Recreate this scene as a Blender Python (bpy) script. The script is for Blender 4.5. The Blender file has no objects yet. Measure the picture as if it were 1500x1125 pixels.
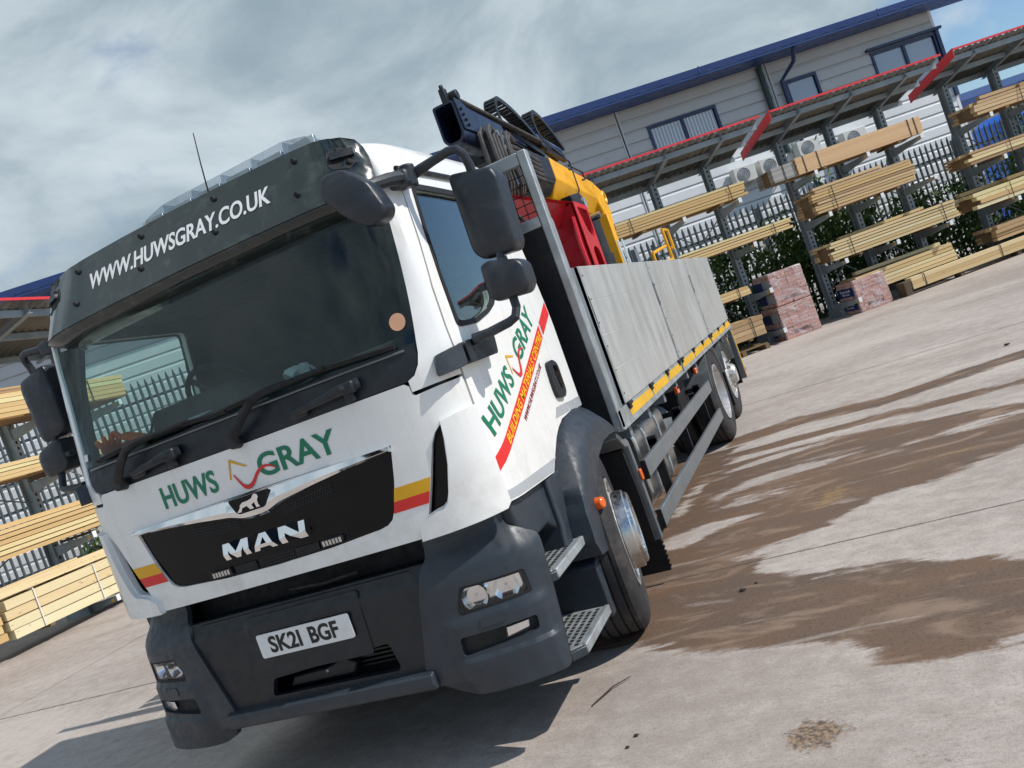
import bpy, bmesh, math, random
import numpy as np
from mathutils import Vector, Matrix, Quaternion
from mathutils.geometry import delaunay_2d_cdt
R = math.radians
random.seed(7)
SC = bpy.context.scene
COL = SC.collection

# ------------------------------------------------------------------ camera
cam = bpy.data.cameras.new('camera')
camo = bpy.data.objects.new('camera', cam); COL.objects.link(camo)
_r = Vector((.8789, .3361, -.3384)); _d = Vector((-.3044, -.1510, -.9405)); _f = Vector((-.3672, .9296, -.0304))
camo.matrix_world = Matrix(((_r.x, -_d.x, -_f.x, 2.5247), (_r.y, -_d.y, -_f.y, -2.9732), (_r.z, -_d.z, -_f.z, 1.6110), (0, 0, 0, 1)))
cam.sensor_width = 36.0; cam.lens = 36.0 * 1216.69 / 1500.0
cam.clip_start = .05; cam.clip_end = 3000
SC.camera = camo
SC.render.resolution_x = 1024; SC.render.resolution_y = 768

# ------------------------------------------------------------------ light
SUN = Vector((1.0, .03, .98)).normalized()
sun = bpy.data.lights.new('sun', 'SUN'); sun.energy = 4.1; sun.angle = R(.53); sun.color = (1.0, .955, .885)
suno = bpy.data.objects.new('sun', sun); COL.objects.link(suno)
suno.location = SUN * 60
suno.rotation_euler = SUN.to_track_quat('Z', 'Y').to_euler()
W = bpy.data.worlds.new('World'); SC.world = W; W.use_nodes = True
SC.view_settings.view_transform = 'Standard'; SC.view_settings.look = 'None'
SC.view_settings.gamma = 1.0; SC.view_settings.use_curve_mapping = False
SC.view_settings.exposure = 0.0


class NT:
    """tiny helper to chain shader nodes"""
    def __init__(s, tree): s.t = tree; s.n = tree.nodes; s.l = tree.links
    def node(s, typ, **kw):
        n = s.n.new(typ)
        for k, v in kw.items(): setattr(n, k, v)
        return n
    def put(s, sock, v):
        if v is None: return
        if hasattr(v, 'is_output') or isinstance(v, bpy.types.NodeSocket): s.l.new(v, sock)
        elif isinstance(v, (tuple, list)) and len(v) == 3 and sock.type == 'RGBA': sock.default_value = (*v, 1)
        else: sock.default_value = v
    def math(s, op, a, b=None, c=None, clamp=False):
        n = s.node('ShaderNodeMath', operation=op, use_clamp=clamp)
        s.put(n.inputs[0], a); s.put(n.inputs[1], b)
        if c is not None: s.put(n.inputs[2], c)
        return n.outputs[0]
    def vmath(s, op, a, b=None):
        n = s.node('ShaderNodeVectorMath', operation=op)
        s.put(n.inputs[0], a); s.put(n.inputs[1], b)
        return n.outputs['Value'] if op in ('DOT_PRODUCT', 'LENGTH') else n.outputs[0]
    def mix(s, f, a, b, blend='MIX'):
        n = s.node('ShaderNodeMix', data_type='RGBA', blend_type=blend)
        s.put(n.inputs['Factor'], f); s.put(n.inputs[6], a); s.put(n.inputs[7], b)
        return n.outputs[2]
    def noise(s, vec, scale=5, detail=4, rough=.55, dist=0.0, out=0):
        n = s.node('ShaderNodeTexNoise')
        s.put(n.inputs['Vector'], vec); n.inputs['Scale'].default_value = scale
        n.inputs['Detail'].default_value = detail; n.inputs['Roughness'].default_value = rough
        n.inputs['Distortion'].default_value = dist
        return n.outputs[out]
    def ramp(s, f, *stops):
        n = s.node('ShaderNodeValToRGB'); e = n.color_ramp.elements
        while len(e) < len(stops): e.new(.5)
        for el, (p, c) in zip(e, stops):
            el.position = p; el.color = (*c, 1) if isinstance(c, tuple) else (c, c, c, 1)
        s.put(n.inputs[0], f); return n.outputs[0]
    def maprange(s, v, a, b, c=0., d=1., smooth=True):
        n = s.node('ShaderNodeMapRange'); n.interpolation_type = 'SMOOTHSTEP' if smooth else 'LINEAR'
        for i, x in enumerate((v, a, b, c, d)): s.put(n.inputs[i], x)
        return n.outputs[0]
    def mapping(s, vec, scale=(1, 1, 1), loc=(0, 0, 0), rot=(0, 0, 0)):
        n = s.node('ShaderNodeMapping'); s.put(n.inputs[0], vec)
        n.inputs['Location'].default_value = loc; n.inputs['Rotation'].default_value = rot; n.inputs['Scale'].default_value = scale
        return n.outputs[0]
    def sep(s, v):
        n = s.node('ShaderNodeSeparateXYZ'); s.put(n.inputs[0], v); return n.outputs
    def comb(s, x, y, z):
        n = s.node('ShaderNodeCombineXYZ')
        for i, q in enumerate((x, y, z)): s.put(n.inputs[i], q)
        return n.outputs[0]


# sky: broken cloud deck over a clear Nishita sky, thinning out towards the sunny side
w = NT(W.node_tree)
bg = W.node_tree.nodes['Background']
sky = w.node('ShaderNodeTexSky', sky_type='NISHITA'); sky.sun_disc = False
sky.sun_elevation = math.asin(SUN.z); sky.sun_rotation = math.atan2(SUN.x, SUN.y)
sky.air_density = 1.0; sky.dust_density = .6; sky.ozone_density = 1.6
dirn = w.node('ShaderNodeTexCoord').outputs['Generated']
sx, sy, sz = w.sep(dirn)
den = w.math('ADD', w.math('MAXIMUM', sz, 0.0), .22)
plane = w.comb(w.math('DIVIDE', sx, den), w.math('DIVIDE', sy, den), .37)
ball = w.mapping(dirn, scale=(1, 1, 1.9), loc=(.35, .1, .2))
n_big = w.noise(ball, 1.5, 3, .5)
n_det = w.noise(ball, 4.2, 9, .55, .3)
az = w.math('DIVIDE', sx, w.math('SQRT', w.math('ADD', w.math('ADD', w.math('MULTIPLY', sx, sx), w.math('MULTIPLY', sy, sy)), 1e-5)))
open_ = w.maprange(az, -.01, .17, 0.0, .20)
cov = w.math('SUBTRACT', w.math('ADD', w.math('MULTIPLY', n_det, .55), w.math('MULTIPLY', n_big, .45)), open_)
mask = w.maprange(cov, .335, .455)
n_sh = w.noise(w.mapping(ball, loc=(3.1, 1.7, 0)), 3.4, 8, .56, .35)
shade = w.maprange(w.math('ADD', w.math('MULTIPLY', n_sh, .8), w.math('MULTIPLY', n_big, .2)), .38, .66)
cloud = w.mix(shade, (3.0, 3.95, 4.6), (6.3, 7.2, 7.8))
skyc = w.mix(1.0, sky.outputs[0], (.95, 1.1, 1.22), 'MULTIPLY')
W.node_tree.links.new(w.mix(mask, skyc, cloud), bg.inputs[0])
bg.inputs[1].default_value = .10
W.cycles.sampling_method = 'MANUAL'; W.cycles.sample_map_resolution = 512

# ------------------------------------------------------------------ materials
def srgb(r, g, b):
    f = lambda c: (c / 255 / 12.92) if c / 255 <= .04045 else ((c / 255 + .055) / 1.055) ** 2.4
    return (f(r), f(g), f(b))
MATS = {}
def newmat(name):
    m = bpy.data.materials.new(name); m.use_nodes = True
    t = NT(m.node_tree); b = m.node_tree.nodes['Principled BSDF']
    MATS[name] = m
    return m, t, b
def mat(name, col, rough=.5, metal=0., var=.12, vscale=3., dirt=None, dirt_amt=.35, dscale=1.3, bump=0., bscale=60., coat=0., spec=.5, rvar=.12, emit=None, estr=0.):
    m, t, b = newmat(name)
    co = t.node('ShaderNodeNewGeometry').outputs['Position']
    n = t.noise(co, vscale, 5, .6)
    c = t.mix(t.maprange(n, .3, .7), tuple(x * (1 - var) for x in col), tuple(min(1, x * (1 + var)) for x in col))
    if dirt is not None:
        dn = t.noise(co, dscale, 8, .65, .4)
        c = t.mix(t.math('MULTIPLY', t.maprange(dn, .48, .72), dirt_amt), c, dirt)
    t.put(b.inputs['Base Color'], c)
    rn = t.noise(co, vscale * 4, 4, .6)
    t.put(b.inputs['Roughness'], t.maprange(rn, .3, .7, max(.02, rough - rvar), min(1, rough + rvar)))
    b.inputs['Metallic'].default_value = metal
    b.inputs['Specular IOR Level'].default_value = spec
    b.inputs['Coat Weight'].default_value = coat; b.inputs['Coat Roughness'].default_value = .06
    if bump:
        bn = t.node('ShaderNodeBump'); bn.inputs['Strength'].default_value = bump; bn.inputs['Distance'].default_value = .004
        t.put(bn.inputs['Height'], t.noise(co, bscale, 4, .6)); t.put(b.inputs['Normal'], bn.outputs[0])
    if emit: t.put(b.inputs['Emission Color'], emit); b.inputs['Emission Strength'].default_value = estr
    return m

DUST = srgb(150, 138, 122)
def whitemat():
    """sprayed white cab paint with road film, rain streaks and a few chips"""
    m, t, b = newmat('white_paint')
    co = t.node('ShaderNodeNewGeometry').outputs['Position']
    z = t.sep(co)[2]
    st = t.noise(t.mapping(co, scale=(14, 14, 1.0)), 1.6, 6, .6, .3)
    fl = t.noise(co, 3.2, 7, .62, .3)
    c = t.mix(t.math('MULTIPLY', t.maprange(fl, .42, .72), .30), (.82, .82, .80), (.66, .64, .59))
    c = t.mix(t.math('MULTIPLY', t.maprange(st, .52, .74), .22), c, (.50, .46, .39))
    low = t.math('MULTIPLY', t.maprange(z, 1.45, 1.05), t.maprange(t.noise(co, 9, 6, .65), .38, .7))
    c = t.mix(t.math('MULTIPLY', low, .32), c, (.46, .42, .36))
    sp = t.node('ShaderNodeTexVoronoi'); t.put(sp.inputs['Vector'], co); sp.inputs['Scale'].default_value = 26
    ch = t.math('MULTIPLY', t.maprange(sp.outputs['Distance'], .03, .06, 1., 0.), t.maprange(t.noise(co, 2.3, 2, .5), .55, .62))
    c = t.mix(t.math('MULTIPLY', ch, .7), c, (.16, .14, .12))
    t.put(b.inputs['Base Color'], c)
    t.put(b.inputs['Roughness'], t.maprange(fl, .3, .7, .22, .42))
    b.inputs['Coat Weight'].default_value = .5; b.inputs['Coat Roughness'].default_value = .08
whitemat()
mat('grey_plastic', srgb(44, 51, 59), .47, var=.10, vscale=6, dirt=srgb(80, 82, 84), dirt_amt=.22, dscale=2.6, bump=.12, bscale=420)
mat('dark_plastic', srgb(20, 25, 32), .46, var=.15, vscale=5, dirt=srgb(52, 56, 60), dirt_amt=.2, dscale=3, bump=.12, bscale=420)
mat('mirror_plastic', srgb(36, 41, 48), .40, var=.08, vscale=8, dirt=srgb(96, 98, 100), dirt_amt=.25, dscale=7, bump=.18, bscale=300)
mat('black_gloss', srgb(9, 11, 15), .10, var=.2, dirt=srgb(40, 42, 44), dirt_amt=.08, spec=.25, rvar=.05)
mat('black_matt', srgb(20, 21, 24), .7, var=.2, vscale=6, dirt=srgb(60, 56, 50), dirt_amt=.3)
mat('visor', srgb(30, 40, 40), .11, var=.18, vscale=2.5, dirt=srgb(96, 104, 98), dirt_amt=.32, dscale=9, coat=.3, rvar=.08)
mat('chrome', (.82, .83, .85), .10, 1.0, var=.04, rvar=.05)
mat('silver', (.62, .62, .60), .30, 1.0, var=.07, vscale=7, dirt=srgb(120, 110, 98), dirt_amt=.22, dscale=4)
mat('tank_metal', (.58, .57, .55), .34, 1.0, var=.03, rvar=.03)
mat('rim_paint', (.60, .59, .57), .38, .55, var=.10, vscale=9, dirt=srgb(96, 84, 70), dirt_amt=.6, dscale=7)
mat('galv', srgb(158, 164, 166), .46, .35, var=.16, vscale=7, dirt=srgb(112, 104, 94), dirt_amt=.45, dscale=4)
mat('galv_dull', srgb(120, 128, 134), .55, .35, var=.14, vscale=2.5, dirt=srgb(90, 88, 84), dirt_amt=.4, dscale=2)
mat('rack_steel', srgb(138, 150, 158), .5, .05, var=.12, vscale=3, dirt=srgb(92, 92, 90), dirt_amt=.3)
mat('guard_grey', srgb(122, 128, 132), .42, .5, var=.09, vscale=5, dirt=srgb(120, 112, 100), dirt_amt=.3, dscale=5)
mat('rubber', srgb(38, 38, 40), .82, var=.18, vscale=8, dirt=srgb(96, 88, 78), dirt_amt=.4, dscale=5, bump=.3, bscale=180)
mat('flap_rubber', srgb(17, 17, 19), .75, var=.2, dirt=srgb(48, 44, 40), dirt_amt=.35)
mat('orange_lamp', srgb(232, 98, 20), .22, var=.06, coat=.6)
mat('red_steel', srgb(196, 32, 44), .36, var=.10, vscale=4, dirt=srgb(110, 60, 56), dirt_amt=.25, dscale=5)
mat('crane_yellow', srgb(238, 172, 18), .36, var=.06, vscale=3, dirt=srgb(150, 112, 40), dirt_amt=.25, dscale=3.5)
mat('crane_blue', srgb(24, 34, 58), .33, var=.12, vscale=4, dirt=srgb(70, 76, 90), dirt_amt=.25)
mat('plate_blue', srgb(58, 84, 130), .25, var=.06)
mat('crane_black', srgb(24, 27, 33), .45, var=.15, vscale=6, dirt=srgb(66, 64, 62), dirt_amt=.35, dscale=6)
mat('hose', srgb(62, 60, 58), .55, var=.25, vscale=11, dirt=srgb(110, 104, 96), dirt_amt=.4, dscale=8)
mat('yellow_strip', srgb(222, 172, 26), .45, var=.06, dirt=srgb(140, 116, 62), dirt_amt=.4, dscale=9)
mat('green_print', srgb(0, 116, 84), .35, var=.03)
mat('red_print', srgb(216, 40, 38), .35, var=.04)
mat('deepred_print', srgb(140, 26, 44), .35, var=.04)
mat('gold_print', srgb(222, 166, 12), .35, var=.03)
mat('yellow_print', srgb(248, 196, 36), .35, var=.03)
mat('white_print', (.82, .83, .83), .4, var=.02)
mat('black_print', srgb(16, 17, 22), .4, var=.05)
mat('reflective', srgb(176, 180, 184), .3, .2, var=.05)
mat('plate_white', (.74, .745, .74), .4, var=.03, dirt=(.45, .43, .4), dirt_amt=.2, dscale=12)
mat('dash', srgb(40, 43, 45), .7, var=.1)
mat('seat', srgb(18, 20, 24), .85, var=.15)
mat('cab_inside', srgb(17, 19, 22), .8, var=.1)
mat('paper', (.70, .70, .68), .7, var=.05)
mat('glove', srgb(244, 104, 24), .75, var=.15, vscale=30)
mat('sticker', srgb(196, 150, 120), .6, var=.08)
mat('eave_blue', srgb(46, 76, 136), .38, var=.05, vscale=1.2, dirt=srgb(60, 80, 120), dirt_amt=.3)
mat('frame_blue', srgb(34, 52, 88), .4, var=.05)
mat('red_trim', srgb(206, 52, 58), .42, var=.05, vscale=2)
mat('cladding', (.60, .62, .63), .42, .0, var=.04, vscale=.8, dirt=(.42, .42, .40), dirt_amt=.25, dscale=.9)
mat('white_frame', (.75, .76, .76), .4, var=.03)
mat('ac_body', (.66, .66, .63), .45, var=.04, dirt=(.4, .39, .35), dirt_amt=.3)
mat('dark_green_pipe', srgb(24, 50, 48), .4, var=.06)
mat('fence', srgb(74, 84, 90), .5, .1, var=.15, vscale=2, dirt=srgb(70, 74, 72), dirt_amt=.4)
mat('shed_roof', srgb(112, 110, 104), .6, .1, var=.12, vscale=.9, dirt=srgb(84, 80, 70), dirt_amt=.4, dscale=.8)
mat('far_blue', srgb(36, 62, 112), .5, var=.05)
mat('barrel_blue', srgb(20, 92, 190), .4, var=.06)
mat('strap', srgb(40, 40, 44), .6, var=.1)
mat('strap_white', (.7, .7, .68), .5, var=.05)
mat('label_blue', srgb(28, 46, 104), .45, var=.08, vscale=6)
mat('label_grey', srgb(140, 150, 158), .5, var=.08, vscale=6)
mat('pallet_wood', srgb(120, 98, 70), .8, var=.2)
mat('bark', srgb(84, 70, 56), .85, var=.2)
mat('debris', srgb(58, 50, 42), .9, var=.2)
mat('stone', srgb(120, 110, 100), .9, var=.2)

def brickmat():
    m, t, b = newmat('brick')
    rnd = t.node('ShaderNodeObjectInfo').outputs['Random']
    co = t.node('ShaderNodeNewGeometry').outputs['Position']
    n = t.noise(co, 40, 5, .6)
    c = t.mix(rnd, srgb(150, 96, 84), srgb(196, 132, 114))
    t.put(b.inputs['Base Color'], t.mix(t.maprange(n, .35, .7), c, srgb(206, 172, 160)))
    b.inputs['Roughness'].default_value = .85
brickmat()

def woodmat(name, a, b_, c_):
    m, t, b = newmat(name)
    oi = t.node('ShaderNodeObjectInfo').outputs['Random']
    co = t.node('ShaderNodeTexCoord').outputs['Object']
    off = t.comb(t.math('MULTIPLY', oi, 37.), t.math('MULTIPLY', oi, 91.), t.math('MULTIPLY', oi, 53.))
    p = t.vmath('ADD', co, off)
    g = t.noise(t.mapping(p, scale=(2.2, 9, 9)), 2.0, 6, .6, .5)
    base = t.mix(t.maprange(g, .3, .7), a, b_)
    base = t.mix(t.maprange(oi, .0, 1., .0, .85, False), base, c_)
    oi2 = t.math('FRACT', t.math('MULTIPLY', oi, 7.31))
    base = t.mix(t.maprange(oi2, .55, 1., 0., .45), base, tuple(min(.85, x * 1.35 + .05) for x in b_))
    gs = t.noise(t.mapping(p, scale=(1.1, 30, 30)), 2.0, 3, .6)
    base = t.mix(t.math('MULTIPLY', t.maprange(gs, .5, .7), .35), base, tuple(x * .6 for x in a))
    k = t.node('ShaderNodeTexVoronoi'); t.put(k.inputs['Vector'], t.mapping(p, scale=(9, 1.6, 1.6))); k.inputs['Scale'].default_value = 1.3
    knot = t.maprange(k.outputs['Distance'], .05, .17, 1., 0.)
    base = t.mix(t.math('MULTIPLY', knot, .7), base, tuple(x * .30 for x in a))
    t.put(b.inputs['Base Color'], base); b.inputs['Roughness'].default_value = .72
    bn = t.node('ShaderNodeBump'); bn.inputs['Strength'].default_value = .25; bn.inputs['Distance'].default_value = .003
    t.put(bn.inputs['Height'], g); t.put(b.inputs['Normal'], bn.outputs[0])
woodmat('wood_pale', srgb(208, 182, 134), srgb(230, 210, 168), srgb(190, 160, 108))
woodmat('wood_gold', srgb(206, 174, 118), srgb(228, 202, 152), srgb(190, 154, 100))
woodmat('wood_planed', srgb(206, 168, 124), srgb(226, 192, 150), srgb(212, 170, 126))
woodmat('wood_brown', srgb(182, 150, 108), srgb(210, 180, 138), srgb(150, 120, 86))
woodmat('wood_grey', srgb(150, 148, 144), srgb(186, 184, 180), srgb(134, 130, 124))

def glassmat(name, tint, refl=.62, gloss_rough=.006):
    m, t, b = newmat(name); m.node_tree.nodes.remove(b)
    out = m.node_tree.nodes['Material Output']
    lw = t.node('ShaderNodeLayerWeight'); lw.inputs[0].default_value = .5
    fr = t.math('ADD', .04, t.math('MULTIPLY', t.math('POWER', lw.outputs['Facing'], 5.0), .96))
    tr = t.node('ShaderNodeBsdfTransparent'); tr.inputs[0].default_value = (*tint, 1)
    gl = t.node('ShaderNodeBsdfGlossy'); gl.inputs['Roughness'].default_value = gloss_rough; gl.inputs[0].default_value = (1, 1, 1, 1)
    mx = t.node('ShaderNodeMixShader')
    t.put(mx.inputs[0], t.math('MULTIPLY', fr, refl, clamp=True)); t.l.new(tr.outputs[0], mx.inputs[1]); t.l.new(gl.outputs[0], mx.inputs[2])
    t.l.new(mx.outputs[0], out.inputs[0])
glassmat('screen_glass', (.79, .88, .87), .78)
glassmat('side_glass', (.84, .91, .89), 1.6)
glassmat('lens_glass', (.97, .97, .97))
glassmat('lightbar_glass', (.74, .77, .80))

def wrapmat():
    m, t, b = newmat('plastic_wrap'); m.node_tree.nodes.remove(b)
    out = m.node_tree.nodes['Material Output']
    co = t.node('ShaderNodeNewGeometry').outputs['Position']
    bn = t.node('ShaderNodeBump'); bn.inputs['Strength'].default_value = .8; bn.inputs['Distance'].default_value = .03
    t.put(bn.inputs['Height'], t.noise(co, 9, 4, .6, 1.))
    tr = t.node('ShaderNodeBsdfTransparent'); tr.inputs[0].default_value = (.96, .95, .96, 1)
    pr = t.node('ShaderNodeBsdfPrincipled'); pr.inputs['Base Color'].default_value = (.80, .74, .75, 1); pr.inputs['Roughness'].default_value = .22
    t.put(pr.inputs['Normal'], bn.outputs[0])
    mx = t.node('ShaderNodeMixShader'); f = t.maprange(t.noise(t.mapping(co, scale=(1, 1, 2.2)), 4, 5, .65, .9), .40, .72, .08, .60)
    t.put(mx.inputs[0], f); t.l.new(tr.outputs[0], mx.inputs[1]); t.l.new(pr.outputs[0], mx.inputs[2]); t.l.new(mx.outputs[0], out.inputs[0])
wrapmat()

def windowmat():
    m, t, b = newmat('window_pane')
    b.inputs['Base Color'].default_value = (*srgb(150, 158, 172), 1); b.inputs['Roughness'].default_value = .05  # pale base colour stands in for clouds reflected in the glass
    b.inputs['Specular IOR Level'].default_value = .9; b.inputs['Coat Weight'].default_value = .6; b.inputs['Coat Roughness'].default_value = .02
windowmat()

def alumat():
    """worn aluminium dropside boards: streaky vertical wash marks and scuffs"""
    m, t, b = newmat('dropside_alu')
    co = t.node('ShaderNodeNewGeometry').outputs['Position']
    n1 = t.noise(t.mapping(co, scale=(1, 5, .9)), 2.0, 7, .62, .4)
    n2 = t.noise(t.mapping(co, scale=(1, 1.1, 1.6)), 1.4, 5, .6, .8)
    c = t.mix(t.maprange(n1, .3, .72), srgb(182, 184, 182), srgb(196, 198, 196))
    c = t.mix(t.math('MULTIPLY', t.maprange(n2, .42, .8), .25), c, srgb(160, 158, 152))
    t.put(b.inputs['Base Color'], c); b.inputs['Metallic'].default_value = .40
    t.put(b.inputs['Roughness'], t.maprange(n1, .3, .7, .34, .46))
alumat()

def leafmat(name, a, b_):
    m, t, b = newmat(name)
    co = t.node('ShaderNodeNewGeometry')
    n = t.noise(co.outputs['Position'], 4.5, 4, .6)
    r = co.outputs['Random Per Island']
    c = t.mix(t.math('ADD', t.math('MULTIPLY', n, .5), t.math('MULTIPLY', r, .5)), a, b_)
    t.put(b.inputs['Base Color'], c); b.inputs['Roughness'].default_value = .55
leafmat('leaf', srgb(34, 62, 26), srgb(84, 116, 44))

def concretemat():
    m, t, b = newmat('concrete')
    co = t.node('ShaderNodeNewGeometry').outputs['Position']
    at = lambda n: t.node('ShaderNodeAttribute', attribute_name=n).outputs['Fac']
    wet_d, sand_d, dirt_d = at('wet'), at('sand'), at('dirt')
    stre = t.mapping(co, scale=(.55, 2.4, 1))
    e1 = t.math('SUBTRACT', t.noise(stre, 2.6, 10, .66, .6), .5)
    e2 = t.math('SUBTRACT', t.noise(co, 24, 5, .65), .5)
    fine = t.noise(co, 170, 3, .7)
    brush = t.noise(t.mapping(co, scale=(6, 60, 1)), 1.5, 3, .6)
    grit = t.noise(co, 55, 5, .75)
    ag = t.node('ShaderNodeTexVoronoi'); t.put(ag.inputs['Vector'], co); ag.inputs['Scale'].default_value = 75
    lowf = t.math('ADD', t.math('MULTIPLY', t.noise(t.mapping(co, scale=(.5, 1, 1)), .55, 6, .6, .6), .6), t.math('MULTIPLY', t.noise(t.mapping(co, scale=(1, 1.25, 1)), 7, 7, .7, .3), .4))
    c = t.mix(t.maprange(lowf, .36, .62), srgb(158, 147, 139), srgb(194, 184, 176))
    c = t.mix(t.math('MULTIPLY', t.maprange(fine, .45, .68), .45), c, srgb(126, 117, 110))
    c = t.mix(t.math('MULTIPLY', t.maprange(grit, .50, .66), .45), c, srgb(118, 108, 100))
    c = t.mix(t.math('MULTIPLY', t.maprange(ag.outputs['Distance'], .05, .3, 1., 0.), .35), c, srgb(214, 204, 196))
    c = t.mix(t.math('MULTIPLY', t.maprange(brush, .45, .7), .16), c, srgb(128, 118, 110))
    # scattered dark specks and blotches
    sp = t.node('ShaderNodeTexVoronoi'); t.put(sp.inputs['Vector'], t.vmath('ADD', t.mapping(co, scale=(.8, 1.5, 1)), t.comb(e1, e2, 0.))); sp.inputs['Scale'].default_value = 4.2
    spk = t.math('MULTIPLY', t.maprange(sp.outputs['Distance'], .05, .10, 1., 0.), t.maprange(t.noise(co, 1.3, 3, .5), .44, .58))
    c = t.mix(t.math('MULTIPLY', spk, .6), c, srgb(84, 74, 66))
    # thin brown grime streaks away from the traffic lanes
    gr = t.maprange(t.noise(t.mapping(co, scale=(.35, 1.9, 1), loc=(4, 2, 0)), .9, 8, .62, .6), .56, .74)
    c = t.mix(t.math('MULTIPLY', gr, .45), c, srgb(124, 106, 90))
    # water stain: signed distance on the mesh, its edge broken up by noise
    wd = t.math('ADD', wet_d, t.math('ADD', t.math('MULTIPLY', e1, .46), t.math('MULTIPLY', e2, .09)))
    wet = t.maprange(wd, -.02, .05)
    hole = t.maprange(t.noise(t.mapping(co, scale=(.6, 3.2, 1), loc=(9, 0, 0)), 1.7, 7, .6, .4), .30, .40)
    wet = t.math('MULTIPLY', wet, t.math('ADD', t.math('MULTIPLY', hole, .55), .45))
    wcol = t.mix(t.maprange(t.noise(t.mapping(co, scale=(.7, 1.8, 1)), 1.2, 6, .6, .4), .35, .68), srgb(118, 93, 74), srgb(102, 86, 74))
    wcol = t.mix(t.math('MULTIPLY', t.maprange(fine, .4, .7), .5), wcol, srgb(88, 74, 62))
    wcol = t.mix(t.math('MULTIPLY', t.maprange(grit, .48, .64), .6), wcol, srgb(74, 62, 52))
    wcol = t.mix(t.math('MULTIPLY', t.maprange(t.noise(t.mapping(co, scale=(.8, 2.2, 1), loc=(2, 7, 0)), 2.4, 7, .65, .6), .5, .66), .7), wcol, srgb(148, 126, 108))
    wcol = t.mix(t.math('MULTIPLY', t.maprange(ag.outputs['Distance'], .05, .28, 1., 0.), .3), wcol, srgb(160, 138, 120))
    c = t.mix(wet, c, wcol)
    # pitted spots inside the stain
    pv = t.node('ShaderNodeTexVoronoi'); t.put(pv.inputs['Vector'], t.vmath('ADD', t.mapping(co, scale=(.7, 1.6, 1)), t.comb(e2, e1, 0.))); pv.inputs['Scale'].default_value = 7.5
    pit = t.math('MULTIPLY', t.maprange(pv.outputs['Distance'], .1, .2, 1., 0.), t.math('MULTIPLY', wet, t.maprange(t.noise(co, 1.6, 4, .5), .5, .66)))
    c = t.mix(t.math('MULTIPLY', pit, .6), c, srgb(70, 66, 62))
    sd = t.math('ADD', sand_d, t.math('MULTIPLY', e1, .55)); sd = t.math('ADD', sd, t.math('MULTIPLY', e2, .22))
    c = t.mix(t.math('MULTIPLY', t.maprange(sd, -.0, .16), .55), c, t.mix(fine, srgb(150, 120, 70), srgb(188, 156, 96)))
    dd = t.math('ADD', dirt_d, t.math('ADD', t.math('MULTIPLY', e2, .24), t.math('MULTIPLY', e1, .12)))
    c = t.mix(t.math('MULTIPLY', t.maprange(dd, -.01, .03), .8), c, t.mix(t.maprange(t.noise(co, 45, 3, .6), .4, .6), srgb(66, 52, 40), srgb(146, 120, 92)))
    px_, py_, _z = t.sep(co)
    wob = t.math('MULTIPLY', t.math('SUBTRACT', t.noise(co, 1.1, 5, .6), .5), .10)
    fz = t.math('MULTIPLY', t.math('SUBTRACT', t.noise(co, 30, 4, .7), .5), .030)
    def crack(d, width, gate=None):
        q = t.math('ADD', t.math('ABSOLUTE', d), fz)
        v = t.maprange(q, width, width * .35)
        return v if gate is None else t.math('MULTIPLY', v, gate)
    j1 = crack(t.math('SUBTRACT', py_, t.math('ADD', 1.88, t.math('MULTIPLY', wob, .35))), .014, t.math('GREATER_THAN', px_, -2.5))
    j2 = crack(t.math('SUBTRACT', py_, t.math('ADD', 8.02, wob)), .024)
    j3 = crack(t.math('ADD', px_, t.math('SUBTRACT', 5.98, t.math('MULTIPLY', py_, .045))), .014)
    j4 = crack(t.math('SUBTRACT', py_, t.math('ADD', 2.31, wob)), .020, t.math('LESS_THAN', px_, -2.5))
    jn = t.math('MAXIMUM', t.math('MAXIMUM', j1, j2), t.math('MAXIMUM', j3, j4))
    c = t.mix(t.math('MULTIPLY', jn, .75), c, srgb(76, 70, 64))
    t.put(b.inputs['Base Color'], c)
    t.put(b.inputs['Roughness'], t.math('SUBTRACT', .86, t.math('MULTIPLY', wet, .22)))
    b.inputs['Specular IOR Level'].default_value = .35
    bn = t.node('ShaderNodeBump'); bn.inputs['Strength'].default_value = .5; bn.inputs['Distance'].default_value = .006
    h = t.math('SUBTRACT', t.math('ADD', t.math('MULTIPLY', fine, .5), t.math('MULTIPLY', brush, .4)), t.math('MULTIPLY', jn, 2.5))
    t.put(bn.inputs['Height'], h); t.put(b.inputs['Normal'], bn.outputs[0])
concretemat()

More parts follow.
